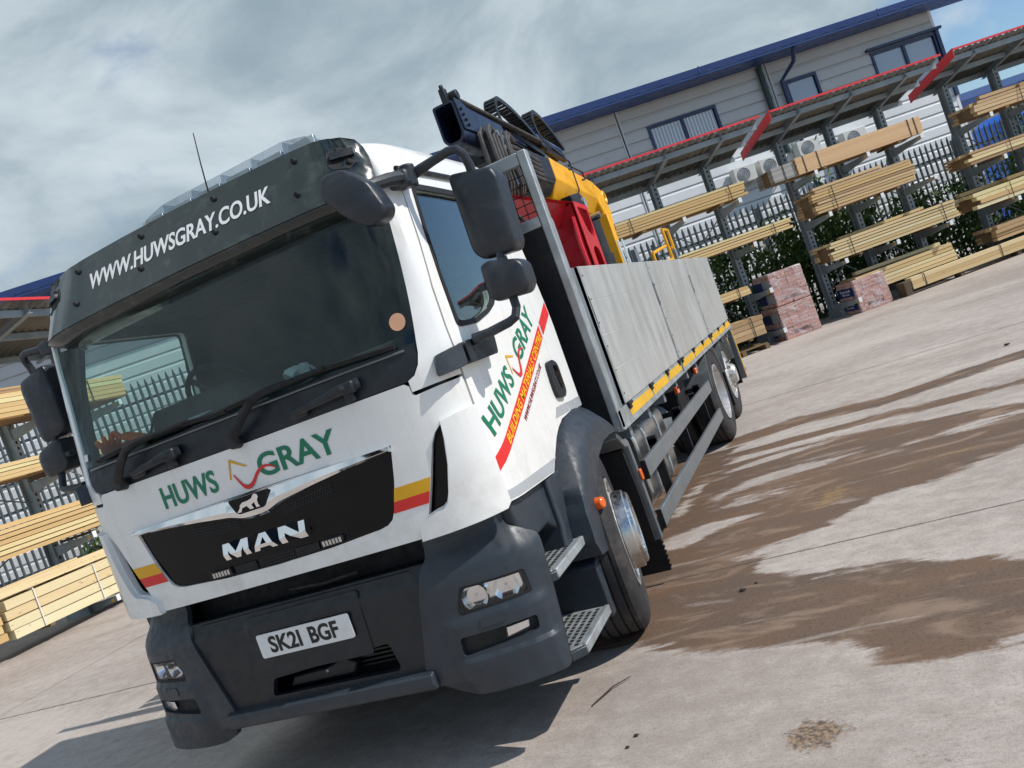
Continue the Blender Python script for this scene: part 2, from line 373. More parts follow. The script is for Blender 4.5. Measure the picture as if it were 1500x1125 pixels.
# ------------------------------------------------------------------ mesh helpers
class MB:
    def __init__(s): s.v = []; s.f = []
    def add(s, vs, fs):
        o = len(s.v); s.v += [tuple(q) for q in vs]; s.f += [tuple(i + o for i in g) for g in fs]; return s
    def box(s, c, size, rot=None):
        hx, hy, hz = (q / 2 for q in size); c = Vector(c)
        vs = [Vector((x, y, z)) for x in (-hx, hx) for y in (-hy, hy) for z in (-hz, hz)]
        if rot is not None: vs = [rot @ q for q in vs]
        return s.add([q + c for q in vs], [(0, 1, 3, 2), (4, 6, 7, 5), (0, 4, 5, 1), (2, 3, 7, 6), (0, 2, 6, 4), (1, 5, 7, 3)])
    def span(s, a, b):
        return s.box([(p + q) / 2 for p, q in zip(a, b)], [abs(q - p) for p, q in zip(a, b)])
    def prism(s, poly, axis, a, b):
        """poly in the other two axes (x->(y,z), y->(x,z), z->(x,y)) swept from a to b"""
        def P(q, t): return {'x': (t, q[0], q[1]), 'y': (q[0], t, q[1]), 'z': (q[0], q[1], t)}[axis]
        n = len(poly)
        return s.add([P(q, a) for q in poly] + [P(q, b) for q in poly],
                     [tuple(range(n))[::-1], tuple(range(n, 2 * n))] + [(i, (i + 1) % n, n + (i + 1) % n, n + i) for i in range(n)])
    def cyl(s, p0, p1, r0, r1=None, seg=16, cap=True):
        r1 = r0 if r1 is None else r1
        p0, p1 = Vector(p0), Vector(p1); d = (p1 - p0).normalized()
        a = d.orthogonal().normalized(); b = d.cross(a)
        ring = lambda p, r: [p + a * (r * math.cos(2 * math.pi * k / seg)) + b * (r * math.sin(2 * math.pi * k / seg)) for k in range(seg)]
        fs = [(k, (k + 1) % seg, seg + (k + 1) % seg, seg + k) for k in range(seg)]
        if cap: fs += [tuple(range(seg))[::-1], tuple(range(seg, 2 * seg))]
        return s.add(ring(p0, r0) + ring(p1, r1), fs)
    def tube(s, path, r, seg=8, cap=True):
        path = [Vector(p) for p in path]; n = len(path); rs = r if isinstance(r, (list, tuple)) else [r] * n
        vs = []; prev = None
        for i, p in enumerate(path):
            d = (path[min(i + 1, n - 1)] - path[max(i - 1, 0)]).normalized()
            a = d.orthogonal().normalized() if prev is None else (prev - d * prev.dot(d)).normalized()
            prev = a; b = d.cross(a)
            vs += [p + a * (rs[i] * math.cos(2 * math.pi * k / seg)) + b * (rs[i] * math.sin(2 * math.pi * k / seg)) for k in range(seg)]
        fs = [(i * seg + k, i * seg + (k + 1) % seg, (i + 1) * seg + (k + 1) % seg, (i + 1) * seg + k) for i in range(n - 1) for k in range(seg)]
        if cap: fs += [tuple(range(seg))[::-1], tuple(range((n - 1) * seg, n * seg))]
        return s.add(vs, fs)
    def lathe(s, prof, c, axis='x', seg=40, a0=0., a1=2 * math.pi):
        """prof: list of (axial, radius)"""
        c = Vector(c); full = abs(a1 - a0 - 2 * math.pi) < 1e-6; m = seg if full else seg + 1
        A, B, D = {'x': (Vector((0, 1, 0)), Vector((0, 0, 1)), Vector((1, 0, 0))), 'z': (Vector((1, 0, 0)), Vector((0, 1, 0)), Vector((0, 0, 1))), 'y': (Vector((1, 0, 0)), Vector((0, 0, 1)), Vector((0, 1, 0)))}[axis]
        vs = []
        for t, r in prof:
            for k in range(m):
                g = a0 + (a1 - a0) * k / seg
                vs.append(c + D * t + A * (r * math.cos(g)) + B * (r * math.sin(g)))
        fs = []
        for i in range(len(prof) - 1):
            for k in range(seg):
                k2 = (k + 1) % m
                fs.append((i * m + k, i * m + k2, (i + 1) * m + k2, (i + 1) * m + k))
        return s.add(vs, fs)
    def grid(s, fn, nu, nv, flip=False):
        vs = [fn(i / nu, j / nv) for i in range(nu + 1) for j in range(nv + 1)]
        fs = [(i * (nv + 1) + j, (i + 1) * (nv + 1) + j, (i + 1) * (nv + 1) + j + 1, i * (nv + 1) + j + 1) for i in range(nu) for j in range(nv)]
        return s.add(vs, [g[::-1] for g in fs] if flip else fs)
    def build(s, name, material, parent=None, bevel=0., seg=2, angle=35, smooth=True, solid=0., recalc=True):
        me = bpy.data.meshes.new(name); me.from_pydata([tuple(q) for q in s.v], [], s.f)
        if recalc:
            bm = bmesh.new(); bm.from_mesh(me); bmesh.ops.recalc_face_normals(bm, faces=bm.faces); bm.to_mesh(me); bm.free()
        me.materials.append(MATS[material])
        if smooth:
            me.polygons.foreach_set('use_smooth', [True] * len(me.polygons)); me.set_sharp_from_angle(angle=R(angle))
        o = bpy.data.objects.new(name, me); COL.objects.link(o)
        if solid:
            md = o.modifiers.new('thick', 'SOLIDIFY'); md.thickness = solid; md.offset = -1
        if bevel:
            md = o.modifiers.new('bevel', 'BEVEL'); md.width = bevel; md.segments = seg; md.limit_method = 'ANGLE'; md.angle_limit = R(30); md.harden_normals = False
        put_under(o, parent)
        return o

def put_under(o, parent):
    if parent is None: return
    o.parent = parent
    o.matrix_parent_inverse = world_of(parent).inverted()
def world_of(o):
    m = o.matrix_basis.copy()
    if o.parent is not None: m = world_of(o.parent) @ o.matrix_parent_inverse @ m
    return m

def tag(o, label=None, cat=None, group=None, kind=None):
    if label: o['label'] = label
    if cat: o['category'] = cat
    if group: o['group'] = group
    if kind: o['kind'] = kind
    return o
def thing(name, label, cat, loc=(0, 0, 0), rot=(0, 0, 0), group=None):
    o = bpy.data.objects.new(name, None); COL.objects.link(o); o.empty_display_size = .2
    o.location = loc; o.rotation_euler = rot
    return tag(o, label, cat, group)
def struct(o): o['kind'] = 'structure'; return o

def inside(p, poly):
    x, y = p; c = False; n = len(poly); j = n - 1
    for i in range(n):
        xi, yi = poly[i]; xj, yj = poly[j]
        if (yi > y) != (yj > y) and x < (xj - xi) * (y - yi) / (yj - yi) + xi: c = not c
        j = i
    return c
def rounded(poly, r, n=4):
    out = []; N = len(poly)
    for i in range(N):
        p = Vector(poly[i]); a = Vector(poly[i - 1]) - p; b = Vector(poly[(i + 1) % N]) - p
        rr = min(r, a.length * .45, b.length * .45)
        if rr < 1e-4: out.append(tuple(p)); continue
        s_, e_ = p + a.normalized() * rr, p + b.normalized() * rr
        for k in range(n + 1):
            t = k / n; out.append(tuple(s_.lerp(p, t).lerp(p.lerp(e_, t), t)))
    return out
def densify(poly, step):
    out = []
    for i, p in enumerate(poly):
        q = poly[(i + 1) % len(poly)]; L = math.hypot(q[0] - p[0], q[1] - p[1]); n = max(1, int(math.ceil(L / step)))
        out += [(p[0] + (q[0] - p[0]) * k / n, p[1] + (q[1] - p[1]) * k / n) for k in range(n)]
    return out
def tri_panel(outline, holes=(), step=.06):
    loops = [densify(list(outline), step)] + [densify(list(h), step) for h in holes]
    pts = []; edges = []
    for lp in loops:
        o = len(pts); pts += [Vector(q) for q in lp]; edges += [(o + i, o + (i + 1) % len(lp)) for i in range(len(lp))]
    bnd = np.array([(p.x, p.y) for p in pts])
    xs = [p[0] for p in loops[0]]; ys = [p[1] for p in loops[0]]
    x = min(xs) + step * .5
    while x < max(xs):
        y = min(ys) + step * .5
        while y < max(ys):
            if inside((x, y), loops[0]) and not any(inside((x, y), h) for h in loops[1:]) and ((bnd - (x, y)) ** 2).sum(1).min() > (step * .45) ** 2:
                pts.append(Vector((x, y)))
            y += step
        x += step
    v, e, f, *_ = delaunay_2d_cdt(pts, edges, [], 0, 1e-6)
    tris = []
    for g in f:
        cx = sum(v[i].x for i in g) / 3; cy = sum(v[i].y for i in g) / 3
        if inside((cx, cy), loops[0]) and not any(inside((cx, cy), h) for h in loops[1:]): tris.append(tuple(g))
    return [(q.x, q.y) for q in v], tris
def panel(name, outline, surf, material, parent=None, holes=(), thick=.02, off=0., step=.06, angle=40, bevel=0.):
    """a sheet with any outline laid on a curved surface surf(u, z, offset) with real thickness"""
    v, tris = tri_panel(outline, holes, step)
    n = len(v); mb = MB()
    mb.v = [tuple(surf(u, z, off)) for u, z in v] + [tuple(surf(u, z, off - thick)) for u, z in v]
    cnt = {}
    for a, b, c in tris:
        for e in ((a, b), (b, c), (c, a)): cnt[e] = 1
    mb.f = [t for t in tris] + [tuple(n + i for i in t[::-1]) for t in tris]
    for (a, b) in cnt:
        if (b, a) not in cnt: mb.f.append((b, a, n + a, n + b))
    return mb.build(name, material, parent, bevel=bevel, angle=angle)
_txt = {}
def text2d(s, bold=0.):
    """flat outline of a text line: verts scaled so that the cap height is 1, origin at lower left"""
    if (s, bold) in _txt: return _txt[(s, bold)]
    cu = bpy.data.curves.new('t', 'FONT'); cu.body = s; cu.size = 1; cu.offset = bold; cu.resolution_u = 4
    cu.fill_mode = 'FRONT'
    ob = bpy.data.objects.new('t', cu); COL.objects.link(ob)
    dg = bpy.context.evaluated_depsgraph_get(); me = bpy.data.meshes.new_from_object(ob.evaluated_get(dg))
    v = np.array([q.co[:2] for q in me.vertices]); f = [tuple(p.vertices) for p in me.polygons]
    bpy.data.objects.remove(ob); bpy.data.curves.remove(cu); bpy.data.meshes.remove(me)
    v -= v.min(0); H = v[:, 1].max(); v /= H
    _txt[(s, bold)] = (v, f); return v, f
def lettering(name, s, place, material, parent, width, height, bold=0., thick=.0015, off=0.002, slant=0.):
    """place(a, b, off) -> world point for a in 0..width, b in 0..height"""
    v, f = text2d(s, bold); wd = v[:, 0].max(); n = len(v)
    P = [(q[0] / wd * width + slant * q[1] * height, q[1] * height) for q in v]
    mb = MB(); mb.v = [tuple(place(a, b, off + thick)) for a, b in P] + [tuple(place(a, b, off)) for a, b in P]
    cnt = {}
    for g in f:
        for i in range(len(g)): cnt[(g[i], g[(i + 1) % len(g)])] = 1
    mb.f = list(f) + [tuple(n + i for i in g[::-1]) for g in f]
    for (a, b) in cnt:
        if (b, a) not in cnt: mb.f.append((b, a, n + a, n + b))
    return mb.build(name, material, parent, smooth=False)
def sheet(name, poly, place, material, parent, off=.002, thick=.0015, step=.08):
    return panel(name, poly, lambda a, b, o: place(a, b, o), material, parent, thick=thick, off=off + thick, step=step)
# ------------------------------------------------------------------ ground
def sd_poly(P, poly):
    """signed distance, positive inside (numpy)"""
    poly = np.array(poly); d = np.full(len(P), 1e9); ins = np.zeros(len(P), bool); n = len(poly)
    for i in range(n):
        a = poly[i]; b = poly[(i + 1) % n]; ab = b - a
        t = np.clip(((P - a) @ ab) / (ab @ ab), 0, 1); q = a + t[:, None] * ab
        d = np.minimum(d, np.hypot(*(P - q).T))
        c = (a[1] > P[:, 1]) != (b[1] > P[:, 1])
        with np.errstate(divide='ignore', invalid='ignore'):
            x = (b[0] - a[0]) * (P[:, 1] - a[1]) / (b[1] - a[1]) + a[0]
        ins ^= c & (P[:, 0] < x)
    return np.where(ins, d, -d)
def axis_pts(lo, hi, fine, extra):
    return sorted(set([round(q, 4) for q in np.arange(lo, hi + 1e-6, fine)] + extra))
far = [-1200, -500, -200, -90, -50, -32, -22, -16, -12]
gx = axis_pts(-9, 6.0, .075, far + [7, 8, 10, 12, 16, 24, 40, 80, 200, 500, 1200])
gy = axis_pts(-1.2, 8.6, .075, [-1200, -500, -200, -80, -30, -12, -6, -3, -2] + [9.2, 10, 11, 12, 14, 17, 22, 30, 50, 100, 250, 500, 1200])
nx, ny = len(gx), len(gy)
X, Y = np.meshgrid(gx, gy, indexing='ij'); P = np.stack([X.ravel(), Y.ravel()], 1)
gm = bpy.data.meshes.new('ground')
idx = np.arange(nx * ny).reshape(nx, ny)
quads = np.stack([idx[:-1, :-1], idx[1:, :-1], idx[1:, 1:], idx[:-1, 1:]], -1).reshape(-1, 4)
gm.from_pydata(np.c_[P, np.zeros(len(P))].tolist(), [], quads.tolist())
wetA = [(.5, 1.95), (1.72, 1.93), (1.74, 1.68), (1.9, 1.56), (2.04, 1.46), (2.45, 1.44), (2.94, 1.12), (4.2, 1.3), (4.2, .42), (2.77, .33), (2.30, .32), (2.16, .56), (1.73, .70), (1.33, .84), (1.12, .95), (.4, 1.0)]
wetB = [(.3, 3.15), (.95, 3.1), (1.15, 3.2), (1.25, 3.55), (1.05, 4.3), (1.25, 4.75), (2.2, 4.72), (2.9, 4.35), (3.6, 4.1), (5.4, 4.1), (5.4, 2.95), (3.33, 2.92), (2.75, 2.60), (2.4, 2.56), (2.25, 2.32), (1.9, 2.12), (1.6, 1.98), (1.5, 1.86), (.3, 1.8)]
wetC = [(1.1, 5.95), (1.9, 6.12), (2.7, 5.85), (3.5, 6.15), (5.5, 6.4), (5.5, 5.9), (3.4, 5.68), (2.6, 5.42), (1.9, 5.66), (1.1, 5.45)]
wetD = [(1.2, 5.2), (2.2, 5.15), (3.6, 4.95), (4.8, 5.0), (4.8, 4.75), (3.2, 4.72), (2.2, 4.85), (1.2, 4.95)]
dry = [[(.95, 2.72), (1.25, 2.90), (1.72, 2.90), (1.4, 2.76), (1.2, 2.58), (.95, 2.55)], [(1.30, 3.25), (1.45, 3.42), (1.95, 3.34), (1.5, 3.25)], [(.92, 3.4), (1.02, 4.2), (1.06, 4.2), (.99, 3.4)],
       [(1.28, 3.75), (1.7, 3.95), (2.4, 3.9), (1.9, 3.72), (1.5, 3.68)], [(1.22, 4.42), (1.7, 4.62), (2.2, 4.56), (1.6, 4.42)], [(2.7, 3.72), (3.2, 3.86), (4.2, 3.85), (3.2, 3.70)]]
wet = np.maximum.reduce([sd_poly(P, q) for q in (wetA, wetB, wetC, wetD, [(.2, 1.8), (1.26, 1.8), (1.30, 3.0), (1.24, 5.5), (.2, 5.6)])])
for q in dry: wet = np.minimum(wet, -sd_poly(P, q) - .0)
sand = np.maximum.reduce([sd_poly(P, q) for q in ([(1.95, 2.5), (2.05, 3.1), (2.32, 3.16), (2.22, 2.72)], [(2.5, 3.02), (2.7, 3.22), (3.3, 3.24), (3.1, 3.08)], [(2.42, 4.5), (2.5, 4.72), (2.62, 4.66), (2.5, 4.46)])])
dirt = np.maximum.reduce([sd_poly(P, q) for q in ([(1.90, -.12), (1.94, .0), (2.06, .03), (2.13, -.06), (2.08, -.15), (1.98, -.18)],)])
for nm, a in (('wet', wet), ('sand', sand), ('dirt', dirt)):
    at = gm.attributes.new(nm, 'FLOAT', 'POINT'); at.data.foreach_set('value', np.clip(a, -1, 1).astype(np.float32))
gm.materials.append(MATS['concrete'])
ground = bpy.data.objects.new('ground', gm); COL.objects.link(ground); struct(ground)
ground['label'] = 'pale concrete yard with brown wet stains and slab joints'
# ------------------------------------------------------------------ truck
TRUCK = thing('flatbed_truck', 'white flatbed lorry with grey dropsides, dark roof visor and green lettering, parked in the yard', 'truck', (0, 1.3, 0))

def curve_tab(pts):
    p = np.array(pts, float); return np.r_[0, np.cumsum(np.hypot(*np.diff(p, axis=0).T))], p
CS_S, CS_P = curve_tab([(0, 0), (.2, .0008), (.4, .003), (.55, .007), (.67, .012), (.75, .018), (.82, .026), (.88, .036), (.93, .048), (.97, .062), (1.01, .082), (1.045, .107), (1.075, .138), (1.1, .18), (1.113, .225), (1.12, .28), (1.125, .6), (1.125, 1.0), (1.12, 1.48)])
BS_S, BS_P = curve_tab([(0, 0), (.5, 0), (.62, .002), (.72, .01), (.8, .022), (.88, .04), (.96, .062), (1.03, .09), (1.09, .13), (1.13, .18), (1.155, .24), (1.168, .32), (1.17, .6)])
def sstep(a, b, x): t = min(1, max(0, (x - a) / (b - a))); return t * t * (3 - 2 * t)
def plan(a, S, Pp):
    return np.array([np.interp(a, S, Pp[:, 0]), np.interp(a, S, Pp[:, 1])])
def plan_n(a, S, Pp):
    t = plan(a + .025, S, Pp) - plan(max(a - .025, 0), S, Pp); t /= (np.linalg.norm(t) + 1e-9)
    return np.array([t[1], -t[0]])
def CS(u, z, off=0.):
    """cab skin: u = metres along the plan curve from the nose centre, z = height"""
    sg = 1 if u >= 0 else -1; a = abs(u)
    x, y = plan(a, CS_S, CS_P) + plan_n(a, CS_S, CS_P) * off
    rk = max(0, z - 1.70) * .22 * (1 - sstep(.93, 1.10, x)) + max(0, z - 1.70) * .06 * sstep(.93, 1.1, x) * (1 - sstep(.2, .5, y))
    tum = 1 - .055 * max(0, (z - 1.70) / .9) ** 1.4
    return (sg * x * tum, y + rk, z)
ZI = np.array([(.30, .07), (.36, .045), (.40, .015), (.45, 0), (.80, 0), (.86, .008), (.90, .03), (.94, .06), (.98, .075), (1.10, .08)])
def BS(u, z, off=0.):
    sg = 1 if u >= 0 else -1; a = abs(u); tuck = np.interp(z, ZI[:, 0], ZI[:, 1])
    if z < .45: tuck *= 1 - sstep(.6, .95, a)
    ledge = sstep(.66, .76, a) * (1 - sstep(1.10, 1.20, a))            # moulded shelves under the headlight and the fog lamp
    tuck -= ledge * (.014 * (1 - sstep(.645, .662, z)) + .014 * (1 - sstep(.478, .496, z)))
    x, y = plan(a, BS_S, BS_P) + plan_n(a, BS_S, BS_P) * (off - tuck)
    return (sg * x, y, z)
mir = lambda poly: [(-a, b) for a, b in poly][::-1]
sym = lambda half: list(half) + mir(half)        # half runs from the centre line outwards and back to it

# ---- front panel with grille opening and the two air slots
slot = [(.975, 1.453), (.943, 1.429), (.915, 1.388), (.891, 1.331), (.853, 1.239), (.814, 1.152), (.797, 1.114), (.84, 1.126), (.872, 1.131), (.893, 1.145), (.909, 1.176), (.946, 1.289), (.967, 1.392)]
grille_r = [(.742, 1.438), (.735, 1.41), (.706, 1.305), (.675, 1.215), (.654, 1.172), (.632, 1.138), (.602, 1.121), (.56, 1.113), (.30, 1.098), (0, 1.093)]
grille = [(0, 1.444)] + grille_r + [(-a, b) for a, b in grille_r[:-1]][::-1]
half = [(0, 1.652), (.5, 1.654), (.885, 1.655), (.905, 1.640), (.907, 1.606), (.918, 1.597), (1.02, 1.604), (1.136, 1.607), (1.136, 1.08), (1.112, 1.036), (.865, 1.028), (.73, 1.026), (0, 1.026)]
fp_out = half + [(-a, b) for a, b in half[1:-1]][::-1]
front_panel = panel('front_panel', fp_out, CS, 'white_paint', TRUCK, holes=[grille, slot, mir(slot)], thick=.03, step=.05, bevel=.004)
for m in (lambda q: q, mir):
    panel('air_slot', m([(a * 1.0 + (.012 if a > .9 else -.012), b) for a, b in slot]), CS, 'black_gloss', TRUCK, off=-.05, thick=.01)
    dfl = [(.978, 1.466), (1.05, 1.476), (1.134, 1.482), (1.134, 1.05), (1.112, 1.030), (.98, 1.024), (.865, 1.020), (.742, 1.018), (.752, 1.075), (.797, 1.104), (.84, 1.118), (.875, 1.122), (.899, 1.139), (.915, 1.176), (.952, 1.289), (.972, 1.392)]
    panel('air_deflector', m(dfl), CS, 'white_paint', TRUCK, off=.026, thick=.03, step=.04, bevel=.007)
# colour stripes beside the grille
for m in (lambda q: q, mir):
    for nm, z0, z1, ma in (('yellow_stripe', 1.208, 1.262, 'gold_print'), ('red_stripe', 1.161, 1.208, 'red_print')):
        a0 = lambda z: np.interp(z, [1.161, 1.262], [.650, .690]); a1 = lambda z: np.interp(z, [1.15, 1.24, 1.33], [.812, .851, .889])
        panel(nm, m([(a0(z0), z0), (a1(z0), z0), (a1(z1), z1), (a0(z1), z1)]), CS, ma, front_panel, off=.0022, thick=.0015, step=.06)
# lettering on the nose
on_cab = lambda u0, z0, ang=0.: (lambda a, b, o: CS(u0 + a * math.cos(ang) - b * math.sin(ang), z0 + a * math.sin(ang) + b * math.cos(ang), o))
lettering('lettering', 'HUWS', on_cab(-.498, 1.487), 'green_print', front_panel, .340, .105, bold=.020)
lettering('lettering', 'GRAY', on_cab(.085, 1.482), 'green_print', front_panel, .425, .106, bold=.020)
def swoosh(cx, cz, k, rot, surf, parent):
    """gold roof mark over a red curl"""
    def pl(a, b, o): return surf(cx + k * (a * math.cos(rot) - b * math.sin(rot)), cz + k * (a * math.sin(rot) + b * math.cos(rot)), o)
    sheet('gold_mark', [(-.082, -.02), (-.046, .092), (-.038, .092), (.066, .028), (.050, .026), (-.040, .076), (-.072, -.02)], pl, 'gold_print', parent, step=.05)
    top = []; bot = []
    for i in range(21):
        t = i / 20; x = -.045 + t * .30
        z = -.035 - .055 * math.sin(min(1, t / .52) * math.pi) if t < .52 else -.035 + .030 * math.sin((t - .52) / .48 * math.pi)
        wv = (.026 if t < .45 else .026 * (1 - (t - .45) / .75)) * (1.0 if t > .1 else .6 + 4 * t)
        z += .035 * max(0, 1 - t * 7)
        top.append((x, z + wv * .5)); bot.append((x, z - wv * .5))
    sheet('red_curl', top + bot[::-1], pl, 'red_print', parent, off=.004, step=.05)
swoosh(-.02, 1.535, .78, 0, CS, front_panel)

# ---- black grille insert, chrome strip, badge, letters, lamps
gi = panel('grille_panel', [(a * .997, b) for a, b in grille], CS, 'black_gloss', TRUCK, off=-.012, thick=.02, step=.05)
ch_lo = [(.735, 1.414), (.5, 1.398), (.33, 1.380), (.20, 1.362), (.125, 1.352), (.095, 1.335), (.06, 1.328), (0, 1.326)]
ch_hi = [(0, 1.440), (.3, 1.440), (.742, 1.438)]
def chrome_strip():
    lx = [q[0] for q in ch_lo[::-1]]; lz = [q[1] for q in ch_lo[::-1]]
    sm_ = lambda a: sum(np.interp(abs(a) + d_, lx, lz) for d_ in (-.03, -.015, 0, .015, .03)) / 5
    rows = [(0, -.012), (0, .010), (.10, .024), (.34, .034), (.40, .0345), (.92, .018), (1.0, .008), (1.0, -.012)]
    us = np.linspace(-.738, .738, 121); mb = MB(); n = len(rows)
    for u in us:
        z0 = sm_(u); z1 = 1.441 - .003 * abs(u)
        mb.v += [CS(u, z0 + (z1 - z0) * t_, o_) for t_, o_ in rows]
    mb.f = [(i * n + k, (i + 1) * n + k, (i + 1) * n + k + 1, i * n + k + 1) for i in range(120) for k in range(n - 1)] + [tuple(range(n)), tuple(range(120 * n, 121 * n))[::-1]]
    return mb.build('chrome_strip', 'chrome', gi, angle=25)
chrome_strip()
badge = panel('badge', rounded([(-.112, 1.434), (.112, 1.434), (.088, 1.374), (.07, 1.362), (-.07, 1.362), (-.088, 1.374)], .012), CS, 'black_gloss', gi, off=.036, thick=.02, step=.05)
lion = [(-.075, 1.371), (-.05, 1.371), (-.040, 1.386), (-.012, 1.390), (.0, 1.371), (.022, 1.371), (.014, 1.388), (.032, 1.398), (.036, 1.371), (.056, 1.371), (.050, 1.384), (.052, 1.402), (.062, 1.414), (.060, 1.426), (.046, 1.432), (.034, 1.425), (.026, 1.416), (.0, 1.411), (-.03, 1.410), (-.046, 1.402), (-.052, 1.390), (-.064, 1.380)]
panel('lion_emblem', lion, CS, 'chrome', gi, off=.043, thick=.006, step=.04)
def bold_letter(ch, x0, w_, z0, h):
    if ch == 'M': L = [(0, 0), (.20, 0), (.20, .58), (.42, 0), (.58, 0), (.80, .58), (.80, 0), (1, 0), (1, 1), (.74, 1), (.5, .42), (.26, 1), (0, 1)]; H = []
    if ch == 'A': L = [(-.05, 0), (.20, 0), (.27, .17), (.73, .17), (.80, 0), (1.05, 0), (.66, 1), (.34, 1)]; H = [[(.36, .38), (.5, .76), (.64, .38)]]
    if ch == 'N': L = [(0, 0), (.23, 0), (.23, .60), (.72, 0), (1, 0), (1, 1), (.77, 1), (.77, .40), (.28, 1), (0, 1)]; H = []
    f_ = lambda q: (x0 + q[0] * w_, z0 + q[1] * h)
    panel('raised_letter', [f_(q) for q in L], lambda u, z, o: CS(u, z, o - max(0, z - 1.206) * .36 - max(0, 1.206 - z) * .42), 'chrome', gi, holes=[[f_(q) for q in hh] for hh in H], off=.034, thick=.04, step=.0075, angle=30)
bold_letter('M', -.243, .150, 1.180, .074); bold_letter('A', -.068, .120, 1.180, .074); bold_letter('N', .082, .146, 1.180, .074)
# honeycomb strip: small hexagonal cells, joined into one part
hx = MB()
for r_ in range(4):
    for c_ in range(-26, 27):
        x = c_ * .0155 + (r_ % 2) * .0077; z = 1.103 + r_ * .0130
        if abs(x) > .40 or .108 < abs(x) < .256: continue
        ring = [(x + .0078 * math.cos(math.pi / 3 * k + math.pi / 6), z + .0078 * math.sin(math.pi / 3 * k + math.pi / 6)) for k in range(6)]
        ri = [(x + .0058 * math.cos(math.pi / 3 * k + math.pi / 6), z + .0058 * math.sin(math.pi / 3 * k + math.pi / 6)) for k in range(6)]
        hx.add([CS(a, b, -.006) for a, b in ring] + [CS(a, b, -.006) for a, b in ri], [(k, (k + 1) % 6, 6 + (k + 1) % 6, 6 + k) for k in range(6)])
for sgn in (-1, 1):
    for r_ in range(5):
        for c_ in range(18):
            x = sgn * (.13 + c_ * .0155 + (r_ % 2) * .0077); z = 1.300 + r_ * .0130 + .028 * c_ / 18
            if z > np.interp(abs(x), [.1, .2, .33, .5], [1.335, 1.352, 1.368, 1.39]): continue
            ring = [(x + .0078 * math.cos(math.pi / 3 * k + math.pi / 6), z + .0078 * math.sin(math.pi / 3 * k + math.pi / 6)) for k in range(6)]
            ri = [(x + .0058 * math.cos(math.pi / 3 * k + math.pi / 6), z + .0058 * math.sin(math.pi / 3 * k + math.pi / 6)) for k in range(6)]
            hx.add([CS(a, b, -.008) for a, b in ring] + [CS(a, b, -.008) for a, b in ri], [(k, (k + 1) % 6, 6 + (k + 1) % 6, 6 + k) for k in range(6)])
o = hx.build('honeycomb_mesh', 'dark_plastic', gi, smooth=False); o['kind'] = 'stuff'
for sgn in (-1, 1):
    panel('grille_slot', [(sgn * a, b) for a, b in [(.112, 1.101), (.238, 1.106), (.245, 1.140), (.112, 1.140)]], CS, 'black_matt', gi, off=-.004, thick=.004)
    lb = panel('strobe_lamp', rounded([(sgn * a, b) for a, b in [(.256, 1.108), (.372, 1.110), (.382, 1.142), (.258, 1.140)]], .01), CS, 'dark_plastic', TRUCK, off=.004, thick=.02, step=.05)
    for k in range(6):
        x = sgn * (.274 + k * .0175); panel('led', [(x - .006, 1.114), (x + .006, 1.114), (x + .006, 1.136), (x - .006, 1.136)], CS, 'silver', lb, off=.008, thick=.006)

# ---- wiper panel under the windscreen
half = [(0, 1.800), (.5, 1.801), (.90, 1.803), (.985, 1.806), (.980, 1.76), (.966, 1.715), (.94, 1.680), (.905, 1.660), (.5, 1.657), (0, 1.655)]
wp = panel('wiper_panel', half + [(-a, b) for a, b in half[1:-1]][::-1], CS, 'dark_plastic', TRUCK, off=-.006, thick=.03, step=.05, bevel=.004)
def scuttle_line():
    mb = MB(); mb.tube([CS(u, 1.783 + .004 * math.cos(u), .002) for u in np.linspace(-.93, .93, 40)], .005, 6); return mb.build('trim_line', 'guard_grey', wp)
scuttle_line()
for u0, u1 in ((-.60, -.30), (.36, .70)):              # moulded grab handles
    mb = MB(); q = [CS(u0, 1.690, .0), CS(u0 + .01, 1.700, .03), CS((u0 + u1) / 2, 1.712, .04), CS(u1 - .06, 1.724, .045), CS(u1, 1.728, .0)]
    mb.tube(q, [.016, .017, .018, .024, .026], 10); o = mb.build('grab_handle', 'dark_plastic', wp)
    mb = MB(); mb.box(CS(u1 - .035, 1.722, .03), (.07, .05, .055)); mb.build('handle_block', 'dark_plastic', wp, bevel=.014, seg=3)
    mb = MB(); mb.box(CS(u0 + .03, 1.694, .012), (.09, .03, .045)); mb.build('handle_block', 'dark_plastic', wp, bevel=.012, seg=3)
    mb = MB(); mb.box(CS(u1 - .05, 1.685, .015), (.05, .03, .05)); mb.build('handle_block', 'dark_plastic', wp, bevel=.01)
for pv, kn, tip, base in ((-.695, -.555, .02, -.83), (.030, .215, .90, -.09)):    # two wipers lying along the screen foot
    wz = thing if False else None
    arm = MB(); arm.tube([CS(pv, 1.668, .012), CS(pv + .02, 1.70, .045), CS((pv + kn) / 2, 1.755, .062), CS(kn - .02, 1.815, .056), CS(kn + .05, 1.832, .048), CS(kn + .22, 1.832, .036), CS(kn + .36, 1.836, .03)], [.026, .024, .021, .019, .017, .013, .010], 10)
    wa = arm.build('wiper_arm', 'black_matt', TRUCK)
    cap = MB(); cap.cyl(CS(pv, 1.668, -.01), CS(pv, 1.668, .05), .03, .024, 18); cap.build('pivot_cap', 'dark_plastic', wa, bevel=.006)
    bl = MB(); us = np.linspace(base, tip, 28)
    bl.tube([CS(u, 1.812 + .018 * math.sin((u - base) / (tip - base) * math.pi), .016) for u in us], .009, 6)
    bl.tube([CS(u, 1.819 + .020 * math.sin((u - base) / (tip - base) * math.pi), .026) for u in us], .006, 6)
    bl.build('wiper_blade', 'black_matt', wa)

